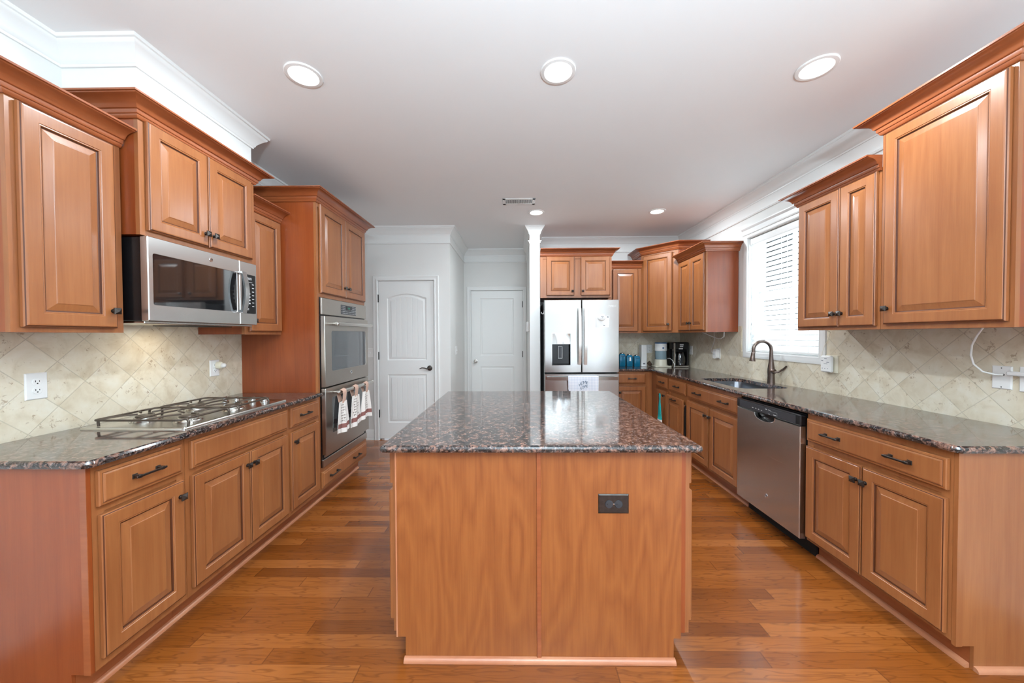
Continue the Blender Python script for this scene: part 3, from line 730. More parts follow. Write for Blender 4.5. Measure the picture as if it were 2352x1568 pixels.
# --- left uppers
U1 = Frame((-1.860, 0, 0), (0, 1, 0), (1, 0, 0)); UM = Frame((-1.780, 0, 0), (0, 1, 0), (1, 0, 0))
upper_cab('brown upper cabinet with one tall door, nearest on the left wall', U1, 1.275, 1.650, .33, 1.380, 2.265, lambda t: door(U1, 1.300, 1.612, 1.400, 2.240, t, (1.590, 1.478)), ([(XL, 1.275), (-1.860, 1.275), (-1.860, 1.650)], 1), cz=.085)
def fr(t): door(UM, 1.686, 2.014, 1.872, 2.392, t, (1.990, 1.942)); door(UM, 2.020, 2.352, 1.872, 2.392, t, (2.044, 1.942))
upper_cab('brown upper cabinet with two short doors above the microwave', UM, 1.658, 2.392, .41, 1.846, 2.405, fr, ([(XL, 1.658), (-1.780, 1.658), (-1.780, 2.392), (XL, 2.392)], 1), cz=.085)
upper_cab('narrow brown upper cabinet squeezed between microwave and oven tower', U1, 2.394, 2.772, .33, 1.374, 2.262, lambda t: door(U1, 2.425, 2.755, 1.394, 2.238, t, (2.452, 1.47)), ([(-1.860, 2.394), (-1.860, 2.772)], 1), cz=.085)
# --- right base run
def fr(t):
    drawer(R, 1.450, 2.142, RZ0-.004, RZ1-.008, t, [1.965, 1.619], half=.040); door(R, 1.452, 1.797, DZ0-.016, DZ1-.005, t, (1.777, .613)); door(R, 1.803, 2.146, DZ0-.016, DZ1-.005, t, (1.826, .613))
base_cab('brown base cabinet with one wide drawer over two doors, nearest on the right', R, 1.438, 2.153, .607, fr)
def fr(t):
    drawer(R, 2.800, 3.635, RZ0-.006, RZ1-.010, t, [3.415, 2.980], half=.052, name='false_drawer_front'); door(R, 2.797, 3.212, DZ0-.01, DZ1-.003, t, (3.195, .612)); door(R, 3.238, 3.635, DZ0-.01, DZ1-.003, t, (3.266, .612))
base_cab('brown base cabinet with two doors beneath the sink', R, 2.787, 3.652, .607, fr, btop=.675)
def fr(t):
    drawer(R, 3.672, 4.072, RZ0-.002, RZ1-.006, t, [3.852]); d = door(R, 3.708, 4.100, DZ0-.01, .672, t, n0=.016); pull(R, 3.905, .640, .035, d)
    m = MB(); m.box(3.688, 3.705, -.02, .012, .30, .62, R); m.build('drawer_slide', M['blackmatte'], t, 0)
    m = MB(); m.box(3.690, 3.704, .0, .016, .60, .625, R, b=.002); m.build('slide_bracket', M['chrome'], t, 0)
base_cab('brown base cabinet with a pull-out door standing slightly open left of the sink', R, 3.653, 4.095, .607, fr)
def fr(t):
    drawer(R, 4.120, 4.452, RZ0-.004, RZ1-.006, t, [4.236]); door(R, 4.125, 4.440, DZ0-.01, DZ1, t, (4.180, .640))
base_cab('narrow brown base cabinet in the far right corner', R, 4.096, 4.470, .607, fr)
t = thing('corner_filler', 'plain brown filler strip where the two far base runs meet', 'cabinet panel', (1.76, 4.62, 0))
MB().box(1.700, 1.760, 4.622, 4.640, .112, .884).box(1.760, 1.780, 4.471, 4.640, .112, .884).box(1.76, 1.85, 4.66, 4.70, 0, .112).build('panel', M['wood'], t, 0)
t = thing('end_panel', 'reddish brown end panel closing the near side of the right base cabinets', 'cabinet panel', (2.05, 1.43, 0))
MB().prism([(1.760, .100), (1.760, .884), (XR-.001, .884), (XR-.001, 0), (1.835, 0), (1.835, .100)], 1.4255, 1.4375, lambda a, b, c: (a, c, b)).build('panel', M['wood'], t, 0)
MB().box(1.760, 1.785, 1.4225, 1.4255, .100, .884).build('edge_strip', M['wood'], t, 0)
MB().sweep(SHOE, [(1.835, 1.4255), (XR, 1.4255)], 0, side=1).build('shoe_molding', M['shoe'], t, 40)
tag(MB().sweep(SHOE, [(1.8345, 4.47), (1.8345, 2.785)], 0, side=1).build('shoe_molding', M['shoe'], None, 40, (1.83, 3.6, 0)), 'thin brown shoe moulding along the floor below the sink cabinets', 'moulding')
tag(MB().sweep(SHOE, [(1.8345, 2.155), (1.8345, 1.4385)], 0, side=1).build('shoe_molding', M['shoe'], None, 40, (1.83, 1.8, 0)), 'thin brown shoe moulding along the floor below the nearest right cabinet', 'moulding')
def fr(t):
    drawer(B, 1.30, 1.676, RZ0-.003, RZ1-.004, t, [1.496], half=.04); door(B, 1.30, 1.678, DZ0, DZ1, t, (1.334, .612))
base_cab('brown base cabinet with one drawer over one door, right of the refrigerator', B, 1.245, 1.699, .52, fr)
# --- right and back uppers
UR = Frame((2.020, 0, 0), (0, 1, 0), (-1, 0, 0)); UB = Frame((0, 4.820, 0), (1, 0, 0), (0, -1, 0)); UF = Frame((0, 4.572, 0), (1, 0, 0), (0, -1, 0))
upper_cab('tall brown upper cabinet with one wide door, nearest on the right', UR, 1.462, 1.990, .342, 1.384, 2.468, lambda t: door(UR, 1.478, 1.962, 1.410, 2.440, t, (1.938, 1.495)), ([(XR, 1.990), (2.020, 1.990), (2.020, 1.462), (XR, 1.462)], 1))
def fr(t): door(UR, 2.008, 2.226, 1.404, 2.262, t, (2.205, 1.485), n0=.002); door(UR, 2.232, 2.548, 1.404, 2.262, t, (2.256, 1.485))
upper_cab('brown upper cabinet with two doors just before the sink window', UR, 1.991, 2.566, .342, 1.384, 2.278, fr, ([(XR, 2.566), (2.020, 2.566), (2.020, 1.991)], 1), cz=.085)
def fr(t): door(UR, 3.820, 4.112, 1.406, 2.236, t, (4.088, 1.490)); door(UR, 4.118, 4.410, 1.406, 2.236, t, (4.146, 1.490))
upper_cab('brown upper cabinet with two narrow doors and a bare side panel beyond the sink window', UR, 3.803, 4.445, .342, 1.384, 2.262, fr, ([(2.020, 4.445), (2.020, 3.803), (XR, 3.803)], 1), cz=.085)
upper_cab('brown upper cabinet with one tall door, right of the refrigerator', UB, 1.242, 1.690, .32, 1.381, 2.272, lambda t: door(UB, 1.300, 1.640, 1.402, 2.246, t), ([(1.242, 4.820), (1.690, 4.820)], 1), cz=.092)
def fr(t): door(UF, .386, .742, 1.866, 2.366, t, (.718, 1.92)); door(UF, .826, 1.200, 1.866, 2.366, t, (.850, 1.92))
upper_cab('short deep brown upper cabinet with two doors above the refrigerator', UF, .306, 1.224, .57, 1.838, 2.385, fr, ([(.306, 4.572), (1.224, 4.572), (1.224, 4.80)], 1), cz=.092)
# diagonal corner upper
P0, P1_ = Vector((1.692, 4.820, 0)), Vector((2.020, 4.448, 0))
dl = (P1_-P0).length
dvec = (P1_-P0).normalized(); DG = Frame(P0, dvec, Vector((dvec.y, -dvec.x, 0)))
t = thing('upper_cabinet', 'brown corner upper cabinet set diagonally with one tall door', 'cabinet', (2.0, 4.8, 1.384), 'upper cabinets')
zt = 2.440
MB().prism([(1.692, 4.835), (1.692, YB-.001), (XR-.001, YB-.001), (XR-.001, 4.448), (2.033, 4.448), ], 1.384, zt).build('body', M['wood_side'], t, 0)
m = frame_boxes(MB(), DG, 0, dl, 1.384, zt, .045, ((1.384, 1.42), (zt-.045, zt)))
m.box(.046, dl-.046, -.0190, -.006, 1.421, zt-.046, DG)
m.build('face_frame', M['wood'], t, 0)
door(DG, .030, dl-.075, 1.404, 2.405, t, (dl-.115, 1.492))
MB().sweep(CR, [(1.692, YB), (1.692, 4.820), (2.020, 4.448), (XR, 4.448)], zt-.018, side=1).build('crown_molding', M['wood_crown'], t, 30)
# ------------------------------------------------------------------ island
IX0, IX1, IY0, IY1 = -.527, .719, 1.455, 2.785
t = thing('kitchen_island', 'brown wood kitchen island body with plain veneer end in the centre', 'island', (.096, 2.12, 0))
MB().box(IX0+.02, IX1-.02, IY0+.012, IY1, .112, .884).box(IX0+.075, IX1-.075, IY0+.012, IY1, 0, .113).build('body', M['wood_side'], t, 0)
for a, b in ((IX0+.020, .080), (.097, IX1-.042)):
    tl_, br_ = (a > 0), 0
    if a < 0: poly = [(a, .884), (a, .098), (IX0+.056, .098), (IX0+.056, .002), (b, .002), (b, .884)]
    else: poly = [(a, .884), (a, .002), (IX1-.072, .002), (IX1-.072, .098), (b, .098), (b, .884)]
    MB().prism(poly, IY0, IY0+.012, lambda x, z, y: (x, y, z)).build('end_panel', M['wood_panel'], t, 0)
MB().box(.079, .098, IY0-.006, IY0+.010, .012, .884, b=.002).build('center_batten', M['wood_crown'], t)
MB().box(IX0+.018, IX0+.024, IY0-.002, IY0+.012, .098, .884).build('edge_strip', M['shoe'], t, 0)
MB().sweep(SHOE, [(IX0+.052, IY0-.001), (IX1-.068, IY0-.001)], 0, side=1).build('shoe_molding', M['shoe'], t, 40)
FL = Frame((IX0, 0, 0), (0, 1, 0), (-1, 0, 0)); FRt = Frame((IX1, 0, 0), (0, 1, 0), (1, 0, 0))
for f, sgn in ((FL, -1), (FRt, 1)):
    y0 = IY0+.022; ym = (y0+IY1)/2
    m = frame_boxes(MB(), f, y0, ym, .105, .884, .04, ((.105, .15), (.700, .730), (.855, .884)))
    frame_boxes(m, f, ym+.0005, IY1, .105, .884, .04, ((.105, .15), (.700, .730), (.855, .884)))
    for a, b in ((y0, ym), (ym, IY1)):
        m.box(a+.041, b-.041, -.0190, -.006, .151, .699, f); m.box(a+.041, b-.041, -.0190, -.006, .731, .854, f)
    m.build('face_frame', M['wood'], t, 0)
    MB().box(y0, IY1, -.075-.019, -.075, 0, .111, f).build('toe_kick', M['wood_crown'], t, 0)
    for a, b in ((y0+.012, ym-.010), (ym+.010, IY1-.012)):
        drawer(f, a, b, RZ0+.008, RZ1+.002, t, [(a+b)/2], name='island_drawer'); mid = (a+b)/2
        door(f, a, mid-.003, DZ0, .704, t, (mid-.03, .63), name='island_door'); door(f, mid+.003, b, DZ0, .704, t, (mid+.03, .63), name='island_door')
ctop = slab(MB(), rrect(-.559, .745, 1.412, 2.825, .012, 4), .884, .914)
tag(ctop.build('island_countertop', M['granite'], None, 14, (.096, 2.12, .884)), 'speckled brown granite top of the kitchen island', 'countertop')
# counters
r = .032
pl = [(XL+.008, 1.232)]+arc(-1.533-r, 1.232+r, r, -math.pi/2, 0, 6)+[(-1.533, 2.774), (XL+.008, 2.774)]
tag(slab(MB(), pl, .884, .914).build('countertop', M['granite'], None, 14, (-1.86, 2.0, .884)), 'speckled brown granite counter along the left wall under the cooktop', 'countertop', 'granite counters')
r2 = .03
pr = [(1.728, 4.588), (1.728, 1.400+r2)]+[(1.728+r2-r2*math.cos(a*math.pi/12), 1.400+r2-r2*math.sin(a*math.pi/12)) for a in range(1, 7)]+[(XR-.008, 1.400), (XR-.008, YB-.008), (1.238, YB-.008), (1.238, 4.588)]
hole = rrect(1.842, 2.250, 2.915, 3.605, .07, 6)
tag(slab(MB(), pr, .884, .914, hole=hole).build('countertop', M['granite'], None, 14, (2.05, 3.2, .884)), 'speckled brown granite L-shaped counter with the sink cut into it', 'countertop', 'granite counters')
# ------------------------------------------------------------------ appliances
def emblem(f, u, z, n, r, parent):
    """small round script badge"""
    m = MB(); m.lathe(f(u, n, z), [(r, 0), (r, .0015), (r*.86, .0025), (r*.84, .002), (0, .002)], 24, Vector(f(0, 1, 0))-Vector(f(0, 0, 0))); e = m.build('badge', M['chrome'], parent, 40)
    pts = []
    for k in range(26):
        a = k/25*math.pi*3.1; q = r*.62*(1-.55*k/25); pts.append(f(u+q*math.cos(a)*.9, n+.0026, z+q*math.sin(a)))
    MB().tube(pts, r*.07, 5).build('badge_script', M['darkgrey'], e, 40)
    return e
def bar_handle(f, u0, u1, z, n, r, parent, out=.055, name='handle', mat='steel_flat'):
    m = MB(); K = 12; pts = []
    for k in range(K+1):
        q = k/K; pts.append(f(u0+(u1-u0)*q, n+out+.006*math.sin(math.pi*q), z))
    m.tube(pts, r, 14)
    for u in (u0, u1):
        c = f(u, n+out, z); m.lathe(c, [(r*1.05, -r*.6), (r*1.12, 0), (r*.9, r*.5), (0, r*.7)], 14, Vector(f(u+(.01 if u == u1 else -.01), n+out, z))-Vector(c))
    for u in (u0+.02, u1-.02): m.box(u-.010, u+.010, n-.001, n+out, z-.010, z+.010, f, b=.002)
    return m.build(name, M[mat], parent, 45)
# --- microwave
FM = Frame((-1.755, 0, 0), (0, 1, 0), (1, 0, 0))
t = thing('microwave', 'stainless and black microwave hung over the cooktop', 'microwave', (-1.95, 2.02, 1.433))
my0, my1, mz0, mz1 = 1.668, 2.372, 1.436, 1.842
MB().box(my0+.004, my1-.004, -.425, -.036, mz0, mz1-.002, FM, b=.004).build('body', M['black'], t)
m = MB(); m.box(my0+.006, my1-.006, -.42, -.03, mz0-.012, mz0+.001, FM, b=.003); m.build('underside', M['steel_flat'], t)
m = MB(); m.box(my0+.30, my1-.10, -.30, -.09, mz0-.016, mz0-.011, FM, b=.002); m.build('grease_filter', M['blackmatte'], t)
m = MB()
for z0, z1 in ((mz1-.11, mz1-.02), (mz0+.05, mz0+.26)): m.box(my0+.001, my0+.006, -.40, -.36, z0, z1, FM, b=.002); m.box(my0+.001, my0+.006, -.33, -.315, z0, z1, FM, b=.002)
m.build('side_vents', M['blackmatte'], t)
sp = 2.226
d = MB(); wy0, wy1, wz0, wz1 = 1.690, 2.206, 1.514, 1.764
rg = [[FM(y, n, z) for y, z in rrect(a, b, c, e, rr, 4)] for a, b, c, e, rr, n in ((my0, sp-.001, mz0, mz1, .004, -.036), (my0, sp-.001, mz0, mz1, .004, -.004), (my0+.003, sp-.004, mz0+.003, mz1-.003, .004, 0), (wy0, wy1, wz0, wz1, .010, 0), (wy0+.002, wy1-.002, wz0+.002, wz1-.002, .009, -.003))]
d.loops(rg, cap0=True, cap1=False); dd = d.build('door', M['steel'], t)
MB().prism([(y, z) for y, z in rrect(wy0+.001, wy1-.001, wz0+.001, wz1-.001, .009, 4)], -.006, -.0022, lambda y, z, n: FM(y, n, z)).build('door_glass', M['mwglass'], dd)
m = MB(); K = 14; pts = [FM(2.222, .026+.022*math.sin(math.pi*k/K), wz0-.004+(wz1-wz0+.01)*k/K) for k in range(K+1)]
m.ribbon(pts, .034, .012, (0, 1, 0)); m.box(2.207, 2.237, 0, .030, wz0-.004, wz0+.014, FM, b=.003); m.box(2.207, 2.237, 0, .030, wz1-.008, wz1+.008, FM, b=.003)
m.build('handle', M['chrome'], dd, 40)
emblem(FM, 2.018, 1.801, .0, .0115, dd)
c = MB(); rg = [[FM(y, n, z) for y, z in rrect(a, b, q, e, .003, 3)] for a, b, q, e, n in ((sp+.001, my1, mz0, mz1, -.036), (sp+.001, my1, mz0, mz1, -.004), (sp+.004, my1-.003, mz0+.003, mz1-.003, 0))]
c.loops(rg, cap0=True); cp = c.build('control_panel', M['steel'], t)
MB().prism(rrect(2.244, 2.358, 1.510, 1.764, .008, 4), .0, .0022, lambda y, z, n: FM(y, n, z)).build('keypad', M['black'], cp)
text('8:05', .022, FM(2.306, .0026, 1.737), (0, 1, 0), (0, 0, 1), M['white_digits'], cp, 'clock_digits')
m = MB()
for k in range(4):
    for j in range(2): m.box(2.278+j*.022, 2.288+j*.022, .0022, .0027, 1.635-k*.021, 1.643-k*.021, FM)
for k in range(7): m.box(2.326, 2.343, .0022, .0027, 1.700-k*.024, 1.704-k*.024, FM)
m.box(2.262, 2.330, .0022, .0026, 1.7135, 1.7150, FM); m.box(2.275, 2.297, .0022, .0026, 1.700, 1.704, FM); m.box(2.275, 2.299, .0022, .0026, 1.676, 1.683, FM); m.box(2.262, 2.300, .0022, .0026, 1.655, 1.6565, FM)
m.box(2.283, 2.297, .0022, .0026, 1.541, 1.544, FM); m.box(2.283, 2.297, .0022, .0026, 1.533, 1.536, FM)
m.build('keypad_marks', M['whitedim'], cp, 0)
l = bpy.data.lights.new('lamp', 'AREA'); l.shape = 'RECTANGLE'; l.size = .10; l.size_y = .05; l.energy = .8; l.color = (1, .90, .72)
lo = bpy.data.objects.new('lamp', l); COL.objects.link(lo); lo.parent = t; lo.location = (-.05, .02, -.022)
MB().box(-2.05, -1.95, 2.01, 2.07, mz0-.0155, mz0-.011).build('cooktop_light', M['lamp'], t, 0)
# --- double oven
FO = Frame((-1.575, 0, 0), (0, 1, 0), (1, 0, 0))
t = thing('double_oven', 'stainless double wall oven with dish towels hung on its lower handle', 'oven', (-1.80, 3.215, .300))
oy0, oy1 = 2.800, 3.622
MB().box(oy0+.02, oy1-.02, -.56, -.0, .315, 1.655, FO).build('body', M['blackmatte'], t, 0)
MB().box(oy0, oy1, .001, .008, .302, 1.672, FO).build('trim_flange', M['black'], t, 0)
cp = MB().box(oy0, oy1, .008, .024, 1.533, 1.668, FO, b=.003).build('control_panel', M['steel_warm'], t)
MB().box(3.106, 3.395, .024, .0255, 1.553, 1.636, FO, b=.0007).build('keypad', M['darkgrey'], cp)
MB().box(3.200, 3.300, .0255, .0262, 1.594, 1.630, FO).build('display', M['black'], cp, 0)
text('12:30', .020, FO(3.250, .0265, 1.612), (0, 1, 0), (0, 0, 1), M['green_digits'], cp, 'clock_digits')
m = MB()
for k in range(5):
    for j in range(15):
        y = 3.116+j*.0188
        if 3.19 < y < 3.305 and k < 2: continue
        m.box(y, y+.009+.003*((j*7+k*3) % 3), .0255, .0260, 1.624-k*.0155, 1.628-k*.0155, FO)
m.build('keypad_marks', M['whitedim'], cp, 0)
for z0, z1, gz0, gz1, hz in ((.948, 1.522, 1.070, 1.405, 1.462), (.402, .938, .555, .855, .893)):
    d = MB(); rg = [[FO(y, n, z) for y, z in rrect(a, b, c_, e, rr, 4)] for a, b, c_, e, rr, n in ((oy0+.003, oy1-.003, z0, z1, .004, .012), (oy0+.003, oy1-.003, z0, z1, .004, .040), (oy0+.006, oy1-.006, z0+.003, z1-.003, .004, .044), (2.905, 3.565, gz0, gz1, .02, .044), (2.907, 3.563, gz0+.002, gz1-.002, .02, .041))]
    d.loops(rg, cap0=True, cap1=False); dd = d.build('oven_door', M['steel_warm'], t)
    MB().prism(rrect(2.906, 3.564, gz0+.001, gz1-.001, .02, 4), .038, .0422, lambda y, z, n: FO(y, n, z)).build('door_glass', M['ovenglass'], dd)
    bar_handle(FO, 2.900, 3.590, hz, .044, .0165, dd, .052)
    if z0 > .9: emblem(FO, 3.245, 1.028, .044, .0155, dd)
m = MB(); m.box(oy0, oy1, .008, .020, .302, .362, FO, b=.003); m.box(oy0+.03, oy1-.05, .006, .016, .372, .392, FO, b=.002)
m.build('vent_strip', M['steel_warm'], t)
# towels hanging from the lower handle: tan tie loop over the bar, white printed cloth below
HZ = .893
def hang_towel(label, ya, yb, ztop, zbot, tie, seed, flare=.02, lean=0):
    rnd = random.Random(seed); yc = (ya+yb)/2; xh = -1.475
    t = thing('dish_towel', label, 'towel', (xh, yc, zbot), 'towels on the oven handle')
    NU, NV = 22, 14
    def pt(u, v, side):
        y0 = ya+(yc-ya)*.30*(1-v)**1.5-flare*v*.5; y1 = yb-(yb-yc)*.30*(1-v)**1.5+flare*v*.5
        y = y0+(y1-y0)*u+lean*v; ph = seed*1.7
        x = xh+.020+.008*math.sin(u*9+ph)*(.35+.65*v)+.006*math.sin(u*17+ph*2)*v+side*.0022
        z = ztop+(zbot-ztop)*v+.008*math.sin(u*5+ph)*v
        return (x, y, z)
    vs = []; fs = []
    for s in (1, -1):
        for j in range(NV+1):
            for i in range(NU+1): vs.append(pt(i/NU, j/NV, s))
    W_ = NU+1; B_ = W_*(NV+1); mi = []
    for s in range(2):
        for j in range(NV):
            for i in range(NU):
                q = (j*W_+i, j*W_+i+1, (j+1)*W_+i+1, (j+1)*W_+i); fs.append(tuple(a+s*B_ for a in q)); mi.append(1 if j == NV-4 or (j == NV-3) else 0)
    edge = [j*W_ for j in range(NV+1)], [j*W_+NU for j in range(NV+1)], list(range(W_)), [NV*W_+i for i in range(W_)]
    for e in edge:
        for a, b in zip(e, e[1:]): fs.append((a, b, b+B_, a+B_)); mi.append(0)
    m = MB(); m.add(vs, fs, mi); m.build('cloth', [M['towel_white'], M['towel_brown']], t, 60)
    # printed words as small dark strokes that follow the cloth
    m = MB()
    for r in range(7):
        v = .10+r*.085; k = rnd.randint(3, 5); u = .22+rnd.random()*.08
        for q in range(k):
            w = .05+rnd.random()*.06
            if u+w > .86: break
            a = [pt(u, v, 1.25), pt(u+w, v-.004, 1.25), pt(u+w, v+.018, 1.25), pt(u, v+.022, 1.25)]
            m.add(a, [(0, 1, 2, 3)]); m.add([pt(u+w*.3, v+.02, 1.25), pt(u+w*.45, v+.02, 1.25), pt(u+w*.45, v+.055, 1.25), pt(u+w*.3, v+.055, 1.25)], [(0, 1, 2, 3)]); u += w+.03
    m.build('print', M['brown'], t, 0)
    m = MB(); mz = ztop
    m.ribbon([(xh+.022, yc+tie-.01, ztop-.012), (xh+.026, yc+tie, HZ-.01), (xh+.022, yc+tie, HZ+.012), (xh+.002, yc+tie, HZ+.0225), (xh-.020, yc+tie, HZ+.010), (xh-.022, yc+tie*.6, HZ-.03), (xh-.004, yc+tie*.3, ztop-.004)], [.050, .056, .056, .054, .052, .05, .06], .004, (0, 1, .12))
    m.build('hanging_loop', M['towel_tan'], t, 60)
    return t
hang_towel('white printed dish towel on the left of the oven handle', 2.840, 3.025, .815, .560, .02, 1, .03)
hang_towel('white printed dish towel in the middle of the oven handle', 3.072, 3.262, .825, .556, .01, 2, .02)
hang_towel('white printed dish towel at the right end of the oven handle', 3.290, 3.470, .830, .572, .02, 3, .03)
# --- cooktop
t = thing('gas_cooktop', 'stainless gas cooktop with dark curved grates set in the left counter', 'cooktop', (-1.85, 2.035, .914))
cx0, cx1, cy0, cy1, cz = -2.105, -1.590, 1.660, 2.420, .914
rg = [[(x, y, z) for x, y in rrect(cx0+i, cx1-i, cy0+i, cy1-i, max(.004, .014-i*.2), 4)] for i, z in ((0, cz), (0, cz+.005), (.004, cz+.010), (.016, cz+.011), (.024, cz+.007), (.03, cz+.006))]
MB().loops(rg, cap0=True).build('tray', M['steel_flat'], t, 40)
BUR = [(-1.965, 1.835), (-1.735, 1.835), (-1.965, 2.125), (-1.735, 2.125)]
for k, (bx, by) in enumerate(BUR):
    m = MB(); m.lathe((bx, by, cz+.006), [(.062, 0), (.058, .006), (.044, .010), (.044, .018), (.038, .020), (0, .020)], 28); b_ = m.build('burner', M['steel_flat'], t, 30)
    MB().lathe((bx, by, cz+.026), [(.036, 0), (.038, .003), (.034, .007), (0, .008)], 28).build('burner_cap', M['iron'], b_, 30)
gz = cz+.044
for k, (ga, gb) in enumerate(((1.672, 1.975), (1.985, 2.290))):
    m = MB(); rr = .0052; gx0, gx1 = -2.045, -1.622
    P = rrect(gx0, gx1, ga, gb, .02, 4); m.tube([(x, y, gz) for x, y in P+[P[0]]], rr, 8)
    for bx, by in BUR[2*k:2*k+2]:
        for q in range(4):
            a0 = math.pi/4+q*math.pi/2; pts = []
            ex = gx0 if math.cos(a0) < 0 and bx < -1.85 else (gx1 if math.cos(a0) > 0 and bx > -1.85 else -1.85); ey = ga if math.sin(a0) < 0 else gb
            sx_, sy_ = (ex, by+(.075 if math.sin(a0) > 0 else -.075)) if q % 2 else (bx+(.055 if math.cos(a0) > 0 else -.055), ey)
            for s in range(9):
                u = s/8; ix, iy = bx+.03*math.cos(a0+.5), by+.03*math.sin(a0+.5)
                mx_, my_ = (sx_+ix)/2+.045*math.cos(a0+1.6)*(1 if q % 2 else -1)*.6, (sy_+iy)/2+.045*math.sin(a0+1.6)*.6
                pts.append(((1-u)**2*sx_+2*u*(1-u)*mx_+u*u*ix, (1-u)**2*sy_+2*u*(1-u)*my_+u*u*iy, gz+.004*math.sin(math.pi*u)))
            m.tube(pts, .0045, 6)
    m.tube([(-1.85, ga, gz), (-1.862, (ga+gb)/2, gz+.002), (-1.85, gb, gz)], .0045, 6)
    for x, y in ((gx0, ga+.03), (gx0, gb-.03), (gx1, ga+.03), (gx1, gb-.03)):
        o = .016 if x > -1.8 else -.012
        m.tube([(x-o*.2, y, gz), (x+o*.7, y, gz-.004), (x+o, y, gz-.016), (x+o*.8, y, cz+.008)], .0058, 8)
    m.build('grate', M['iron'], t, 50)
for x in (-1.975, -1.895, -1.785, -1.705):
    m = MB(); m.lathe((x, 2.355, cz+.006), [(.024, 0), (.024, .004), (.018, .008), (.0195, .014), (.017, .030), (.0, .031)], 20); m.box(x-.004, x+.004, 2.337, 2.373, cz+.030, cz+.040, b=.002); m.build('control_knob', M['chrome'], t, 40)
# --- dishwasher
FD = Frame((1.760, 0, 0), (0, 1, 0), (-1, 0, 0))
t = thing('dishwasher', 'stainless dishwasher with black control strip under the right counter', 'dishwasher', (2.05, 2.47, 0))
dy0, dy1 = 2.160, 2.780
MB().box(dy0+.004, dy1-.004, -.58, -.0, .10, .872, FD).build('body', M['blackmatte'], t, 0)
MB().box(dy0, dy1, -.075, -.060, 0, .115, FD).build('toe_panel', M['blackmatte'], t, 0)
# door skin with a curved pocket cut in its top edge
yc, dz1 = 2.475, .797
top = [(dy1-.004, dz1)]
for k in range(17):
    a = math.pi*k/16; top.append((yc+.100*math.cos(a), dz1-.046*math.sin(a)**.7))
top.append((dy0+.004, dz1))
poly = [(dy0+.004, .108), (dy1-.004, .108)]+top
m = MB(); m.loops([[FD(y, n, z) for y, z in offset_poly(poly, d_)] for d_, n in ((0, .002), (0, .034), (.003, .038))], cap0=True, cap1=False)
ring = [(y, z) for y, z in offset_poly(poly, .003)]; tri = tessellate_polygon([[Vector((y, z, 0)) for y, z in ring]])
m.add([FD(y, .038, z) for y, z in ring], [tuple(q) for q in tri]); dd = m.build('door', M['steel'], t, 30)
m = MB(); pk = [(yc+.100*math.cos(math.pi*k/16), dz1-.046*math.sin(math.pi*k/16)**.7) for k in range(17)]
m.tube([FD(y, .037, z) for y, z in pk], .003, 6); m.build('pocket_rim', M['chrome'], dd, 40)
m = MB(); m.loops([[FD(y, n, z) for y, z in ([(yc+.101, dz1+.01)]+pk+[(yc-.101, dz1+.01)])] for n in (.016, .006)], cap1=True); m.build('pocket', M['black'], dd, 40)
cp = MB().box(dy0, dy1, .001, .040, dz1+.003, .868, FD, b=.006).build('control_panel', M['black'], t)
MB().box(dy0+.035, dy1-.035, .040, .0412, dz1+.012, .858, FD, b=.0006).build('control_face', M['darkgrey'], cp)
m = MB()
for y, z, w in ((2.60, .826, .016), (2.565, .827, .014), (2.535, .826, .012), (2.505, .825, .012), (2.462, .842, .018), (2.432, .842, .020), (2.43, .815, .012), (2.385, .818, .026)): m.box(y, y-w, .0412, .0416, z-.0018, z+.0018, FD)
m.box(2.415, 2.350, .0412, .0415, .8355, .8362, FD); m.box(2.3505, 2.350, .0412, .0415, .808, .8362, FD)
m.build('control_marks', M['whitedim'], cp, 0)
emblem(FD, 2.448, .243, .038, .0135, dd)
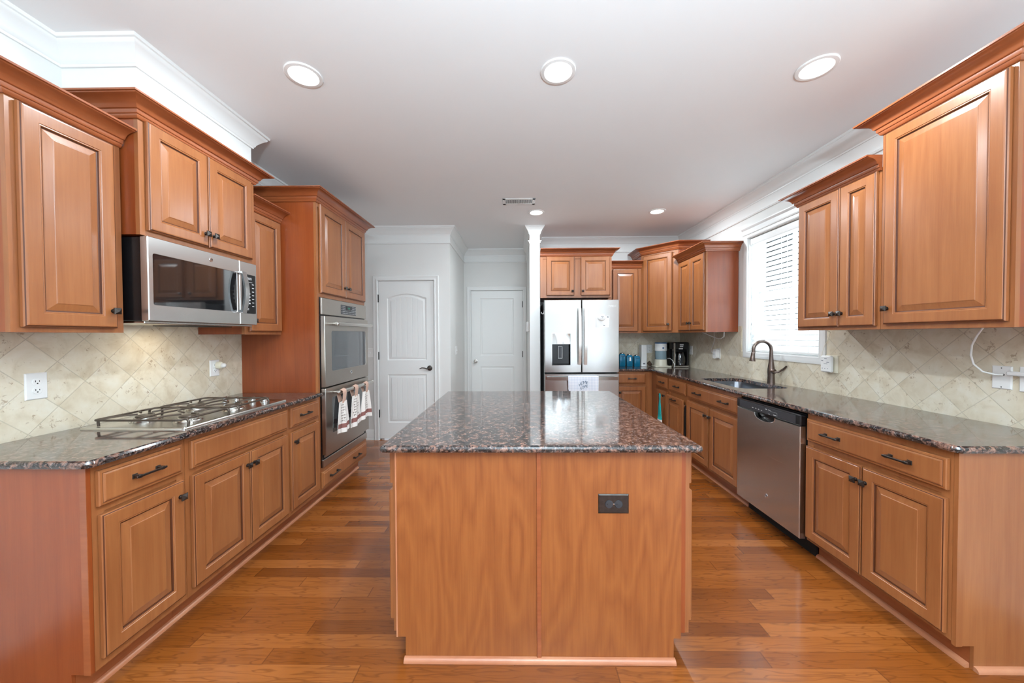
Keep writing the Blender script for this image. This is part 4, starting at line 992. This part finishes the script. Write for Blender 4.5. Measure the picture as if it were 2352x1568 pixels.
# --- refrigerator
FF = Frame((0, 4.330, 0), (1, 0, 0), (0, -1, 0))
t = thing('refrigerator', 'stainless french door refrigerator with an ice dispenser at the far end', 'refrigerator', (.785, 4.70, 0))
rx0, rx1, rzs, rzt = .337, 1.234, .899, 1.784
MB().box(rx0+.006, rx1-.006, -.74, -.006, .02, 1.770, FF, b=.004).build('cabinet_shell', M['darkgrey'], t)
def rdoor(x0, x1, z0, z1, hole=None, name='door'):
    m = MB(); K = 8; out = [(x0, z0), (x1, z0), (x1, z1), (x0, z1)]
    def bow(x): return .058+.008*(1-((x-(x0+x1)/2)/((x1-x0)/2))**2)
    rings = [[FF(x0+(x1-x0)*k/K, 0, z) for k in range(K+1)] for z in (z0, z1)]
    b = .006
    xs = [x0+b+(x1-x0-2*b)*k/K for k in range(K+1)]
    if hole:
        hx0, hx1, hz0, hz1 = hole; xs = sorted(set([x for x in xs if not (hx0-.01 < x < hx0+.01 or hx1-.01 < x < hx1+.01)]+[hx0, hx1]))
    zs = [z0+b, z1-b] if not hole else [z0+b, hole[2], hole[3], z1-b]
    nX, nZ = len(xs), len(zs)
    vs = [FF(x, bow(x), z) for z in zs for x in xs]; fs = []
    for j in range(nZ-1):
        for i in range(nX-1):
            if hole and j == 1 and hx0-1e-6 <= xs[i] and xs[i+1] <= hx1+1e-6: continue
            fs.append((j*nX+i, j*nX+i+1, (j+1)*nX+i+1, (j+1)*nX+i))
    b0 = len(vs)
    per = [(j*nX) for j in range(nZ-1, 0, -1)]+[i for i in range(nX-1)]+[j*nX+nX-1 for j in range(nZ-1)]+[(nZ-1)*nX+i for i in range(nX-1, 0, -1)]
    def exp(p):
        x, z = p
        return (x0 if abs(x-xs[0]) < 1e-6 else (x1 if abs(x-xs[-1]) < 1e-6 else x), z0 if abs(z-zs[0]) < 1e-6 else (z1 if abs(z-zs[-1]) < 1e-6 else z))
    pp = [(xs[i % nX], zs[i//nX]) for i in per]
    for n_ in (.048, 0):
        vs += [FF(*( lambda q: (q[0], n_, q[1]))(exp(p))) for p in pp]
    n = len(per)
    for k in range(n):
        a, b2 = per[k], per[(k+1) % n]; fs.append((a, b2, b0+(k+1) % n, b0+k)); fs.append((b0+k, b0+(k+1) % n, b0+n+(k+1) % n, b0+n+k))
    fs.append(tuple(range(b0+n, b0+2*n)))
    m.add(vs, fs); return m.build(name, M['steel'], t, 30), bow
xm = .784
DH = (.427, .648, .998, 1.377)
dl_, bowl = rdoor(rx0, xm-.003, rzs+.006, rzt, DH); dr_, bowr = rdoor(xm+.003, rx1, rzs+.006, rzt); dz_, bowz = rdoor(rx0, rx1, .070, rzs-.006, name='freezer_drawer')
MB().box(rx0+.02, rx1-.02, -.02, .03, .01, .062, FF).build('toe_grille', M['darkgrey'], t, 0)
# dispenser
m = MB(); hx0, hx1, hz0, hz1 = DH; zs_ = 1.254
m.box(hx0-.004, hx1+.004, .057, .066, hz1, hz1+.005, FF); m.box(hx0-.004, hx0, .057, .066, hz0, hz1, FF); m.box(hx1, hx1+.004, .057, .066, hz0, hz1, FF); m.box(hx0-.004, hx1+.004, .057, .070, hz0-.006, hz0, FF, b=.002)
m.build('dispenser_frame', M['chrome'], dl_, 30)
MB().loops([[FF(x, n, z) for x, z in ((hx0+i, hz0+i), (hx1-i, hz0+i), (hx1-i, zs_), (hx0+i, zs_))] for i, n in ((0, .064), (.004, .03), (.012, .008))], cap1=True).build('dispenser_recess', M['black'], dl_, 20)
m = MB(); KX, KZ = 12, 8; vs = []
for j in range(KZ+1):
    for i in range(KX+1):
        u, v = i/KX, j/KZ; vs.append(FF(hx0+(hx1-hx0)*u, .050+.014*math.sin(math.pi*u)-.012*(1-v)*math.cos(u*9)*.3, zs_+(hz1-zs_)*v))
m.add(vs, [(j*(KX+1)+i, j*(KX+1)+i+1, (j+1)*(KX+1)+i+1, (j+1)*(KX+1)+i) for j in range(KZ) for i in range(KX)]); m.box(hx0, hx1, .02, .05, zs_-.004, zs_, FF)
m.build('dispenser_display', M['chrome'], dl_, 60)
m = MB(); px = .527
for a in ((px-.027, px-.022, 1.075, 1.225), (px+.022, px+.027, 1.075, 1.225), (px-.027, px+.027, 1.220, 1.225), (px-.027, px+.027, 1.075, 1.080)): m.box(a[0], a[1], .030, .036, a[2], a[3], FF)
m.build('dispenser_paddle_rim', M['whitedim'], dl_, 0)
MB().box(px-.022, px+.022, .024, .031, 1.080, 1.220, FF).build('dispenser_paddle', M['darkgrey'], dl_, 0)
def vhandle(x, par, w=.034):
    m = MB(); K = 14; pts = [FF(x, .085+.028*math.sin(math.pi*k/K), 1.003+.677*k/K) for k in range(K+1)]
    m.ribbon(pts, w, .014, (1, 0, 0)); m.box(x-w/2, x+w/2, .055, .088, 1.003, 1.03, FF, b=.003); m.box(x-w/2, x+w/2, .055, .088, 1.653, 1.680, FF, b=.003)
    m.build('handle', M['steel_flat'], par, 40)
vhandle(.756, dl_); vhandle(.826, dr_)
m = MB(); K = 14; pts = [FF(.365+.846*k/K, .085+.028*math.sin(math.pi*k/K), .838) for k in range(K+1)]
m.ribbon(pts, .040, .014, (0, 0, 1)); m.box(.365, .395, .055, .088, .819, .857, FF, b=.003); m.box(1.181, 1.211, .055, .088, .819, .857, FF, b=.003); m.build('handle', M['steel_flat'], dz_, 40)
text('Whirlpool', .027, FF(1.141, bowr(1.141)+.001, 1.706), (1, 0, 0), (0, 0, 1), M['white'], dr_, 'maker_name')
# papers and magnet on the right door
t2 = thing('note_paper', 'white note paper pinned to the right refrigerator door', 'paper', (1.03, 4.26, 1.44))
m = MB(); K = 6
def pq(u, v, o): x = .952+.160*u; return FF(x, bowr(x)+.002+o+.004*(1-v)*u, 1.448+.140*v)
vs = [pq(i/K, j, o) for o in (0, .0008) for j in (0, 1) for i in range(K+1)]; n = K+1
m.add(vs, [(i, i+1, n+i+1, n+i) for i in range(K)]+[(2*n+i, 2*n+i+1, 3*n+i+1, 3*n+i) for i in range(K)]+[(i, i+1, 2*n+i+1, 2*n+i) for i in range(K)]); m.build('sheet', M['paper'], t2, 40)
m = MB(); m.add([pq(.55, .16, .0012), pq(.68, .14, .0012), pq(.68, .20, .0012), pq(.55, .22, .0012)], [(0, 1, 2, 3)]); m.add([pq(.83, .86, .0012), pq(.95, .85, .0012), pq(.95, .94, .0012), pq(.83, .95, .0012)], [(0, 1, 2, 3)]); m.build('print', M['grey_print'], t2, 0)
t2 = thing('fridge_magnet', 'round white clip magnet holding the note on the refrigerator', 'magnet', (1.02, 4.25, 1.54))
mx, mz = 1.020, 1.568
MB().lathe(FF(mx, bowr(mx)+.004, mz), [(.047, 0), (.048, .008), (.044, .013), (.036, .015), (0, .016)], 28, (0, -1, 0), sy=.82).build('disc', M['white'], t2, 40)
m = MB(); m.box(mx-.012, mx+.022, bowr(mx)+.0205, bowr(mx)+.021, mz+.008, mz+.013, FF); m.box(mx+.004, mx+.010, bowr(mx)+.0205, bowr(mx)+.021, mz-.006, mz, FF); m.box(mx-.026, mx+.010, bowr(mx)+.018, bowr(mx)+.019, mz-.028, mz-.022, FF); m.build('print', M['grey_print'], t2, 0)
# tea towel on the freezer handle
t2 = thing('tea_towel', 'white gingham tea towel reading HOME on the freezer handle', 'towel', (.80, 4.21, .60), )
m = MB(); NU, NV = 20, 12
def tw(u, v, o):
    x = .612+.362*u+.012*(1-u)*v; hn = .085+.028*math.sin(math.pi*(x-.365)/.846)+.009
    return FF(x, hn+.006*math.sin(u*7)*v-.018*v*v+o, .862-.27*v)
vs = [tw(i/NU, j/NV, o) for o in (0, -.003) for j in range(NV+1) for i in range(NU+1)]; n = NU+1; Bn = n*(NV+1); fs = []
for s in (0, Bn):
    for j in range(NV):
        for i in range(NU): fs.append((s+j*n+i, s+j*n+i+1, s+(j+1)*n+i+1, s+(j+1)*n+i))
for e in ([j*n for j in range(NV+1)], [j*n+NU for j in range(NV+1)], list(range(n)), [NV*n+i for i in range(n)]):
    for a, b in zip(e, e[1:]): fs.append((a, b, b+Bn, a+Bn))
m.add(vs, fs); m.build('cloth', M['gingham'], t2, 60)
m = MB(); m.ribbon([FF(.796, .113, .862), FF(.796, .098, .868), FF(.796, .080, .862), FF(.796, .076, .80), FF(.796, .074, .70)], .355, .003, (1, 0, 0)); m.build('back_fold', M['gingham'], t2, 40)
for i, ch in enumerate('HOME'):
    a = (i-1.5)/1.5; p = tw(.50+a*.115, .26+.05*a*a-.035*a, .004); text(ch, .050, p, (1, 0, .25-.25*a), (-.25+.25*a, 0, 1), M['navy_print'], t2)
for i, ch in enumerate('SOME'):
    a = (i-1.5)/1.5; p = tw(.51+a*.105, .445+.03*a*a-.05*a, .004); text(ch, .040, p, (1, 0, .3-.1*a), (-.3+.1*a, 0, 1), M['navy_print'], t2)
t2 = thing('hook', 'small white stick-on hook on the refrigerator side', 'hook', (rx0, 4.40, 1.62))
m = MB(); hx = rx0+.005; m.box(hx-.004, hx, 4.385, 4.405, 1.615, 1.665, b=.001); m.tube([(hx-.003, 4.395, 1.64), (hx-.010, 4.395, 1.625), (hx-.022, 4.395, 1.622), (hx-.032, 4.395, 1.632), (hx-.035, 4.395, 1.648)], .0035, 8); m.build('hook_body', M['white'], t2, 40)
# ------------------------------------------------------------------ sink and tap
t = thing('kitchen_sink', 'dark stainless sink bowl sunk in the right counter below the window', 'sink', (2.045, 3.26, .69))
rg = [[(x, y, z) for x, y in rrect(1.842+i, 2.250-i, 2.915+i, 3.605-i, max(.02, .07-abs(i)*.5), 6)] for i, z in ((-.016, .8838), (-.002, .8838), (.0, .880), (.006, .74), (.016, .705), (.05, .692), (.12, .690))]
MB().loops(rg, cap1=True).build('bowl', M['sink'], t, 40)
MB().lathe((2.06, 3.26, .6905), [(.045, 0), (.043, .003), (.030, .002), (0, .001)], 24).build('drain', M['chrome'], t, 40)
t = thing('faucet', 'bronze gooseneck pull-down tap behind the sink', 'faucet', (2.300, 3.225, .914))
fx, fy = 2.302, 3.225
m = MB(); m.lathe((fx, fy, .914), [(.030, 0), (.029, .02), (.027, .07), (.029, .10), (.028, .13), (.020, .19), (.0155, .24)], 20); m.build('body', M['bronze_brown'], t, 50)
pts = [(fx, fy, 1.15)]; 
for k in range(19):
    a = math.pi*k/18*1.08; pts.append((fx-.080+.080*math.cos(a), fy, 1.215+.080*math.sin(a)))
pts.append((fx-.164, fy, 1.185))
MB().tube(pts, [.0155]+[.0140]*19+[.014], 14).build('spout', M['bronze_brown'], t, 60)
m = MB(); d_ = Vector((-.10, 0, -1)).normalized(); p0 = Vector((fx-.162, fy, 1.195))
m.lathe(p0, [(.0145, 0), (.0165, .004), (.0155, .012), (.0185, .045), (.024, .075), (.0225, .08), (0, .078)], 18, d_); m.build('spray_head', M['bronze_brown'], t, 40)
m = MB(); m.lathe((fx, fy-.012, 1.025), [(.024, 0), (.025, .012), (.020, .026), (.0, .030)], 16, (.25, -1, 0))
m.tube([(fx+.004, fy-.032, 1.018), (fx+.030, fy-.048, 1.022), (fx+.048, fy-.075, 1.045), (fx+.055, fy-.11, 1.078)], [.010, .009, .0085, .0075], 10); m.build('lever_handle', M['bronze_brown'], t, 50)
# ------------------------------------------------------------------ outlets, plates, plugs
def plate(mb, f, u, z, w, h, n=.0, t_=.006):
    r = [[f(u+a, n+q, z+b) for a, b in ((-w/2+i, -h/2+i), (w/2-i, -h/2+i), (w/2-i, h/2-i), (-w/2+i, h/2-i))] for i, q in ((0, 0), (0, t_*.4), (.004, t_))]
    mb.loops(r, cap0=True); return mb
def duplex(parent, f, u, z, n, mat, slotm, rot=False):
    for s in (-1, 1):
        m = MB(); uu, zz = (u+s*.0195, z) if rot else (u, z+s*.0195)
        m.lathe(f(uu, n, zz), [(.0165, 0), (.0165, .002), (.0155, .0028), (0, .0028)], 24, Vector(f(0, 1, 0))-Vector(f(0, 0, 0)), sy=1); rc = m.build('receptacle', mat, parent, 30)
        m = MB()
        for du, dz, w, h in ((-.0065, .003, .0024, .008), (.0065, .003, .0024, .0065), (0, -.007, .005, .005)):
            if rot: du, dz, w, h = dz, du, h, w
            m.box(uu+du-w/2, uu+du+w/2, n+.0028, n+.0032, zz+dz-h/2, zz+dz+h/2, f)
        m.build('slots', slotm, rc, 0)
FWL = Frame((XL+.008, 0, 0), (0, 1, 0), (1, 0, 0)); FWR = Frame((XR-.008, 0, 0), (0, 1, 0), (-1, 0, 0)); FWB = Frame((0, YB-.008, 0), (1, 0, 0), (0, -1, 0))
t = thing('wall_outlet', 'white double socket plate on the left tiles, nearest the camera', 'outlet', FWL(1.571, 0, 1.139), 'white wall outlets')
plate(MB(), FWL, 1.571, 1.139, .076, .120).build('plate', M['white'], t, 30); duplex(t, FWL, 1.571, 1.139, .006, M['white'], M['slot'])
t = thing('wall_outlet', 'white socket plate on the left tiles with a plug-in night light', 'outlet', FWL(2.518, 0, 1.133), 'white wall outlets')
plate(MB(), FWL, 2.518, 1.133, .080, .116).build('plate', M['white'], t, 30); duplex(t, FWL, 2.518, 1.133, .006, M['white'], M['slot'])
t = thing('night_light', 'small rounded plug-in light on the left tiles near the oven tower', 'night light', FWL(2.535, .01, 1.152))
MB().lathe(FWL(2.535, .0095, 1.152), [(.026, 0), (.027, .018), (.024, .030), (.020, .034), (0, .036)], 24, (1, 0, 0), sx=.8).build('housing', M['cream'], t, 40)
MB().lathe(FWL(2.537, .045, 1.150), [(.017, 0), (.017, .010), (.012, .020), (0, .024)], 20, (1, 0, 0)).build('bulb_cover', M['white'], t, 50)
t = thing('island_outlet', 'dark brown double socket plate on the island end', 'outlet', (.397, IY0, .663))
FI = Frame((0, IY0, 0), (1, 0, 0), (0, -1, 0))
plate(MB(), FI, .397, .663, .125, .080).build('plate', M['bronze'], t, 30)
for s in (-1, 1):
    m = MB(); m.lathe(FI(.397+s*.0195, .006, .663), [(.0165, 0), (.0165, .002), (.0150, .004), (0, .0048)], 24, (0, -1, 0)); rc = m.build('receptacle', M['darkgrey'], t, 40)
    m = MB(); m.box(.397+s*.0195-.010, .397+s*.0195-.006, .0100, .0106, .661, .667, FI); m.build('slots', M['blackmatte'], rc, 0)
MB().lathe(FI(.397, .006, .663), [(.003, 0), (.003, .0012), (0, .0016)], 10, (0, -1, 0)).build('screw', M['chrome'], t, 40)
t = thing('wall_outlet', 'white outlet with a white plug-in adapter on the right tiles left of the sink window', 'outlet', FWR(4.165, 0, 1.135), 'white wall outlets')
plate(MB(), FWR, 4.165, 1.135, .078, .118).build('plate', M['white'], t, 30)
duplex(t, FWR, 4.165, 1.135, .006, M['white'], M['slot'])
t = thing('plug_adapter', 'bulky white plug adapter on the right tiles with a cord', 'adapter', FWR(4.165, .02, 1.13))
MB().prism(rrect(4.130, 4.200, 1.078, 1.186, .022, 5), .0094, .050, lambda y, z, n: FWR(y, n, z)).build('housing', M['white'], t, 30)
MB().box(4.186, 4.232, .022, .036, 1.140, 1.152, FWR, b=.003).box(4.150, 4.178, .050, .056, 1.118, 1.160, FWR, b=.003).build('plug', M['whitedim'], t)
tag(MB().tube([FWR(4.228, .030, 1.146), FWR(4.250, .035, 1.150), FWR(4.262, .030, 1.185), FWR(4.235, .020, 1.250), FWR(4.195, .03, 1.300), FWR(4.15, .06, 1.345), FWR(4.12, .08, 1.388)], .0028, 8).build('thin_cord', M['white'], None, 60, FWR(4.2, .03, 1.15)), 'thin white cord from the plug adapter up under the cabinet', 'cord')
tag(MB().tube([(2.16, 4.14, 1.384), (2.22, 4.09, 1.345), (2.25, 4.00, 1.315), (2.25, 3.93, 1.312), (2.24, 3.85, 1.335), (2.22, 3.815, 1.384)], .0045, 8).build('loose_cord', M['white'], None, 60, (2.24, 3.95, 1.32)), 'loose white cord looping down under the cabinet beyond the window', 'cord')
t = thing('switch_plate', 'narrow white switch plate on the tiles beside the coffee maker', 'switch', FWR(4.815, 0, 1.147))
plate(MB(), FWR, 4.815, 1.147, .080, .118).build('plate', M['white'], t, 30); MB().box(4.808, 4.822, .006, .012, 1.135, 1.160, FWR, b=.002).build('toggle', M['white'], t)
t = thing('wall_alarm', 'white boxy plug-in detector on the right tiles beside the window casing', 'detector', FWR(2.675, .0, 1.133))
MB().box(2.622, 2.722, 0, .010, 1.068, 1.200, FWR, b=.002).build('back_plate', M['cream'], t)
hb = MB().box(2.640, 2.728, .016, .046, 1.072, 1.196, FWR, b=.008).box(2.655, 2.715, .008, .02, 1.08, 1.19, FWR).build('housing', M['white'], t)
m = MB(); m.box(2.670, 2.690, .046, .0464, 1.172, 1.176, FWR); m.box(2.665, 2.695, .046, .0464, 1.134, 1.137, FWR)
for y in (2.660, 2.682, 2.704): m.box(y, y+.006, .046, .0464, 1.098, 1.103, FWR)
m.box(2.650, 2.672, .046, .0468, 1.146, 1.150, FWR); m.box(2.700, 2.716, .046, .0466, 1.156, 1.160, FWR)
m.build('buttons', M['grey_print'], hb, 0)
tag(MB().tube([FWR(2.735, .03, 1.165), FWR(2.750, .02, 1.175), FWR(2.752, .01, 1.21), FWR(2.735, .006, 1.27), FWR(2.700, .006, 1.325), FWR(2.672, .02, 1.372), FWR(2.668, .06, 1.390)], .0022, 6).build('thin_cord', M['cream'], None, 60, FWR(2.71, .01, 1.2)), 'thin cream cord rising from the plug-in detector beside the window casing', 'cord')
t = thing('cable_plate', 'white blank plate with a cable hole on the right tiles', 'wall plate', FWR(1.747, 0, 1.144))
plate(MB(), FWR, 1.747, 1.144, .072, .112).build('plate', M['white'], t, 30)
m = MB(); m.lathe(FWR(1.740, .006, 1.158), [(.005, 0), (.005, .001), (0, .001)], 12, (-1, 0, 0))
for z in (1.190, 1.098): m.lathe(FWR(1.747, .006, z), [(.0025, 0), (.002, .0008), (0, .001)], 8, (-1, 0, 0))
m.build('hole', M['slot'], t, 0)
tag(MB().tube([FWR(1.740, .008, 1.158), FWR(1.752, .03, 1.158), FWR(1.775, .06, 1.170), FWR(1.798, .075, 1.205), FWR(1.805, .08, 1.250), FWR(1.798, .085, 1.300), FWR(1.770, .095, 1.350), FWR(1.735, .11, 1.392)], .0042, 8).build('loose_cord', M['white'], None, 60, FWR(1.75, .05, 1.2)), 'white cord drooping from the cable plate to the tall right cabinet', 'cord')
t = thing('wall_outlet', 'white outlet at the right edge of the picture beside the cable plate', 'outlet', FWR(1.652, 0, 1.143), 'white wall outlets')
plate(MB(), FWR, 1.648, 1.143, .078, .118).build('plate', M['white'], t, 30); duplex(t, FWR, 1.648, 1.143, .006, M['white'], M['slot'])
t = thing('plug', 'white flat plug bridging the cable plate and the outlet at the right edge', 'plug', FWR(1.68, .012, 1.165))
MB().box(1.630, 1.716, .0095, .028, 1.158, 1.178, FWR, b=.004).build('housing', M['white'], t)
t = thing('wall_outlet', 'white outlet on the back tiles between the white box and the tea maker', 'outlet', FWB(1.920, 0, 1.155), 'white wall outlets')
plate(MB(), FWB, 1.920, 1.155, .078, .118).build('plate', M['white'], t, 30); duplex(t, FWB, 1.920, 1.155, .006, M['white'], M['slot'])
t = thing('light_switch', 'white switch plate on the grey wall left of the beadboard door', 'switch', (-1.905, YP, 1.137))
FP = Frame((0, YP, 0), (1, 0, 0), (0, -1, 0))
plate(MB(), FP, -1.905, 1.137, .075, .118).build('plate', M['white'], t, 30); MB().box(-1.911, -1.899, .006, .013, 1.127, 1.147, FP, b=.002).build('toggle', M['white'], t)
FH = Frame((XH, 0, 0), (0, 1, 0), (1, 0, 0))
t = thing('light_switch', 'white switch plate on the hall side wall between the two white doors', 'switch', (XH, 5.02, 1.15))
plate(MB(), FH, 5.02, 1.15, .115, .118).build('plate', M['white'], t, 30); MB().box(4.995, 5.005, .006, .013, 1.14, 1.16, FH, b=.002).box(5.035, 5.045, .006, .013, 1.14, 1.16, FH, b=.002).build('toggle', M['white'], t)
t = thing('thermostat', 'white oblong wall device on the hall side of the short white wall', 'thermostat', (.172, 4.93, 1.41))
MB().box(.136, .172, 4.87, 4.99, 1.405, 1.545, b=.008).build('housing', M['white'], t)
MB().box(.1345, .137, 4.89, 4.97, 1.48, 1.53, b=.001).build('screen', M['whitedim'], t)
# ------------------------------------------------------------------ things on the far counter
CT = .914
def canister(label, x, y, h, first):
    t = thing('canister', label, 'canister', (x, y, CT), 'teal glass canisters'); w = .041
    P = lambda i, r: rrect(x-w+i, x+w-i, y-w+i, y+w-i, r, 4)
    MB().loops([[(a, b, z) for a, b in P(i, r)] for i, z, r in ((.003, CT, .012), (0, CT+.004, .012), (0, CT+h-.016, .012), (.006, CT+h-.006, .014), (.016, CT+h, .016))], cap0=True).build('jar', M['teal'], t, 40)
    m = MB(); m.lathe((x, y, CT+h), [(.024, 0), (.031, .002), (.031, .010), (.027, .014), (.012, .018), (0, .019)], 24)
    m.build('lid', M['chrome'], t, 40)
    m = MB(); m.tube([(x+.030, y, CT+h+.006), (x+.036, y-.010, CT+h-.006), (x+.026, y-w-.003, CT+h-.026), (x, y-w-.004, CT+h-.034), (x-.026, y-w-.003, CT+h-.026), (x-.036, y-.010, CT+h-.006), (x-.030, y, CT+h+.006)], .0018, 6); m.build('wire_clasp', M['chrome'], t, 50)
    return t
canister('teal glass canister with metal lid, nearest the refrigerator and tallest of three', 1.482, 5.00, .178, 1)
t = canister('teal glass canister in the middle of three, with a small white tag', 1.584, 5.00, .160, 0)
MB().prism([(1.576, CT+.132), (1.592, CT+.132), (1.598, CT+.080), (1.574, CT+.080)], 4.953, 4.9545, lambda a, b, c: (a, c, b)).build('tag', M['paper'], t, 0)
canister('teal glass canister beside the tall white box, shortest of three', 1.686, 5.00, .150, 0)
t = thing('white_box', 'tall narrow white box standing between the teal canisters and the tea maker', 'box', (1.783, 5.02, CT))
MB().box(1.747, 1.822, 4.97, 5.07, CT, CT+.302, b=.004).build('carton', M['white'], t)
MB().box(1.768, 1.800, 4.969, 4.9705, CT+.03, CT+.05).build('print', M['grey_print'], t, 0)
t = thing('small_cup', 'small dark brown cup lying tilted beside the tea maker', 'cup', (1.86, 4.98, CT))
ax = Vector((.75, -.35, .55)).normalized()
MB().lathe((1.845, 4.985, CT+.030), [(0, -.005), (.020, -.004), (.028, .010), (.033, .045), (.031, .045), (.026, .012), (0, .004)], 20, ax).build('bowl', M['brown'], t, 50)
MB().tube([Vector((1.845, 4.985, CT+.030))+ax*.01+Vector((0, 0, -.026)), (1.85, 4.955, CT+.008), (1.88, 4.96, CT+.014)], .004, 6).build('cup_handle', M['brown'], t, 50)
t = thing('iced_tea_maker', 'white and blue iced tea maker with a clear jug on the far counter', 'tea maker', (2.000, 4.93, CT))
tx, ty = 2.000, 4.93
MB().box(tx-.112, tx+.110, ty-.10, ty+.09, CT, CT+.016, b=.006).build('foot_tray', M['cream'], t)
MB().lathe((tx, ty, CT+.016), [(.088, 0), (.088, .006), (.082, .02), (.078, .085), (.076, .088)], 36).build('base', M['cream'], t, 40)
MB().lathe((tx, ty, CT+.104), [(.070, 0), (.075, .003), (.075, .118), (.072, .118), (.072, .004), (0, .002)], 36).build('jug', M['tank'], t, 40)
MB().lathe((tx, ty-.022, CT+.122), [(.004, 0), (.012, .004), (.022, .05), (.026, .098), (.022, .098), (.0, .09)], 20).build('brew_funnel', M['blue'], t, 40)
MB().lathe((tx, ty, CT+.222), [(.077, 0), (.079, .004), (.078, .085), (.074, .104)], 36).build('top_housing', M['white'], t, 40)
MB().lathe((tx, ty, CT+.324), [(.080, -.002), (.081, .004), (.078, .012), (.05, .014), (0, .014)], 36).build('lid_rim', M['blue'], t, 40)
MB().lathe((tx, ty-.077, CT+.262), [(.012, 0), (.012, .004), (.009, .006), (0, .006)], 18, (0, -1, 0)).build('button', M['blue'], t, 40)
tag(MB().tube([FWB(1.920, .010, 1.125), FWB(1.925, .030, 1.118), FWB(1.945, .08, 1.09), FWB(1.945, .12, 1.03), FWB(1.94, .14, .96), FWB(1.95, .15, .925)], .003, 6).build('appliance_cord', M['cream'], None, 60, FWB(1.93, .05, 1.0)), 'cream cord from the back wall outlet to the tea maker', 'cord')
tag(MB().tube([(2.080, 4.90, 1.03), (2.094, 4.86, 1.035), (2.105, 4.80, 1.01), (2.112, 4.765, .97), (2.112, 4.755, .925), (2.10, 4.75, .918)], .003, 6).build('appliance_cord', M['white'], None, 60, (2.1, 4.78, .918)), 'white cord hanging between tea maker and coffee maker', 'cord')
t = thing('coffee_maker', 'black and silver coffee maker in the far counter corner', 'coffee maker', (2.205, 4.90, CT))
kx0, kx1, ky0, ky1 = 2.118, 2.330, 4.790, 5.02
MB().box(kx0, kx1, ky0+.13, ky1, CT, CT+.338, b=.010).box(kx0, kx1, ky0+.012, ky1, CT+.238, CT+.340, b=.010).box(kx0+.030, kx0+.042, ky0+.02, ky1-.06, CT+.01, CT+.30).box(kx1-.030, kx1-.002, ky0+.02, ky1-.06, CT+.01, CT+.30, b=.004).build('body', M['black'], t)
MB().box(kx0+.001, kx0+.030, ky0+.006, ky0+.06, CT+.01, CT+.336, b=.008).build('silver_column', M['steel_flat'], t)
MB().box(kx0+.004, kx1-.004, ky0, ky1-.02, CT, CT+.026, b=.006).build('foot', M['steel_flat'], t)
MB().box(kx0+.085, kx0+.135, ky0+.008, ky0+.0125, CT+.298, CT+.316, b=.001).box(kx0+.085, kx0+.130, ky0+.008, ky0+.0125, CT+.276, CT+.290, b=.001).box(kx0+.070, kx0+.125, ky0+.006, ky0+.0125, CT+.246, CT+.262, b=.002).build('controls', M['whitedim'], t)
cx_, cy_ = (kx0+kx1)/2+.012, ky0+.075
MB().lathe((cx_, cy_, CT+.028), [(.050, 0), (.066, .006), (.072, .05), (.070, .11), (.058, .150), (.055, .175), (.050, .18), (0, .18)], 28).build('carafe', M['mwglass'], t, 40)
MB().ribbon([(cx_-.02, cy_-.066, CT+.19), (cx_-.02, cy_-.095, CT+.185), (cx_-.02, cy_-.100, CT+.12), (cx_-.02, cy_-.078, CT+.06)], .018, .010, (1, 0, 0)).build('carafe_handle', M['darkgrey'], t, 40)
# teal towel hanging from the narrow corner cabinet
t = thing('hanging_hand_towel', 'teal crocheted hand towel with white hem hanging on the narrow corner cabinet', 'towel', (1.69, 4.17, .33))
xh = 1.694
m = MB(); prof = [(.020, .668), (.021, .64), (.020, .60), (.022, .56), (.030, .51), (.042, .455), (.052, .40), (.056, .365)]
rings = []
for hw, z in prof:
    rings.append([(xh-.010-(.007*math.sin(z*90)+.012*(hw/.056))*math.sin(a)*.8, 4.178+hw*math.cos(a)*1.0, z) for a in [2*math.pi*k/20 for k in range(20)]])
m.loops(rings, cap0=True, cap1=True); m.build('cloth', M['towel_teal'], t, 60)
rings = [[(xh-.010-(.0135)*math.sin(a), 4.178+w*math.cos(a), z) for a in [2*math.pi*k/20 for k in range(20)]] for w, z in ((.057, .366), (.059, .35), (.060, .335))]
MB().loops(rings, cap0=True, cap1=True).build('hem', M['towel_white'], t, 60)
for o in list(bpy.data.objects):
    if '_o' in o: del o['_o']
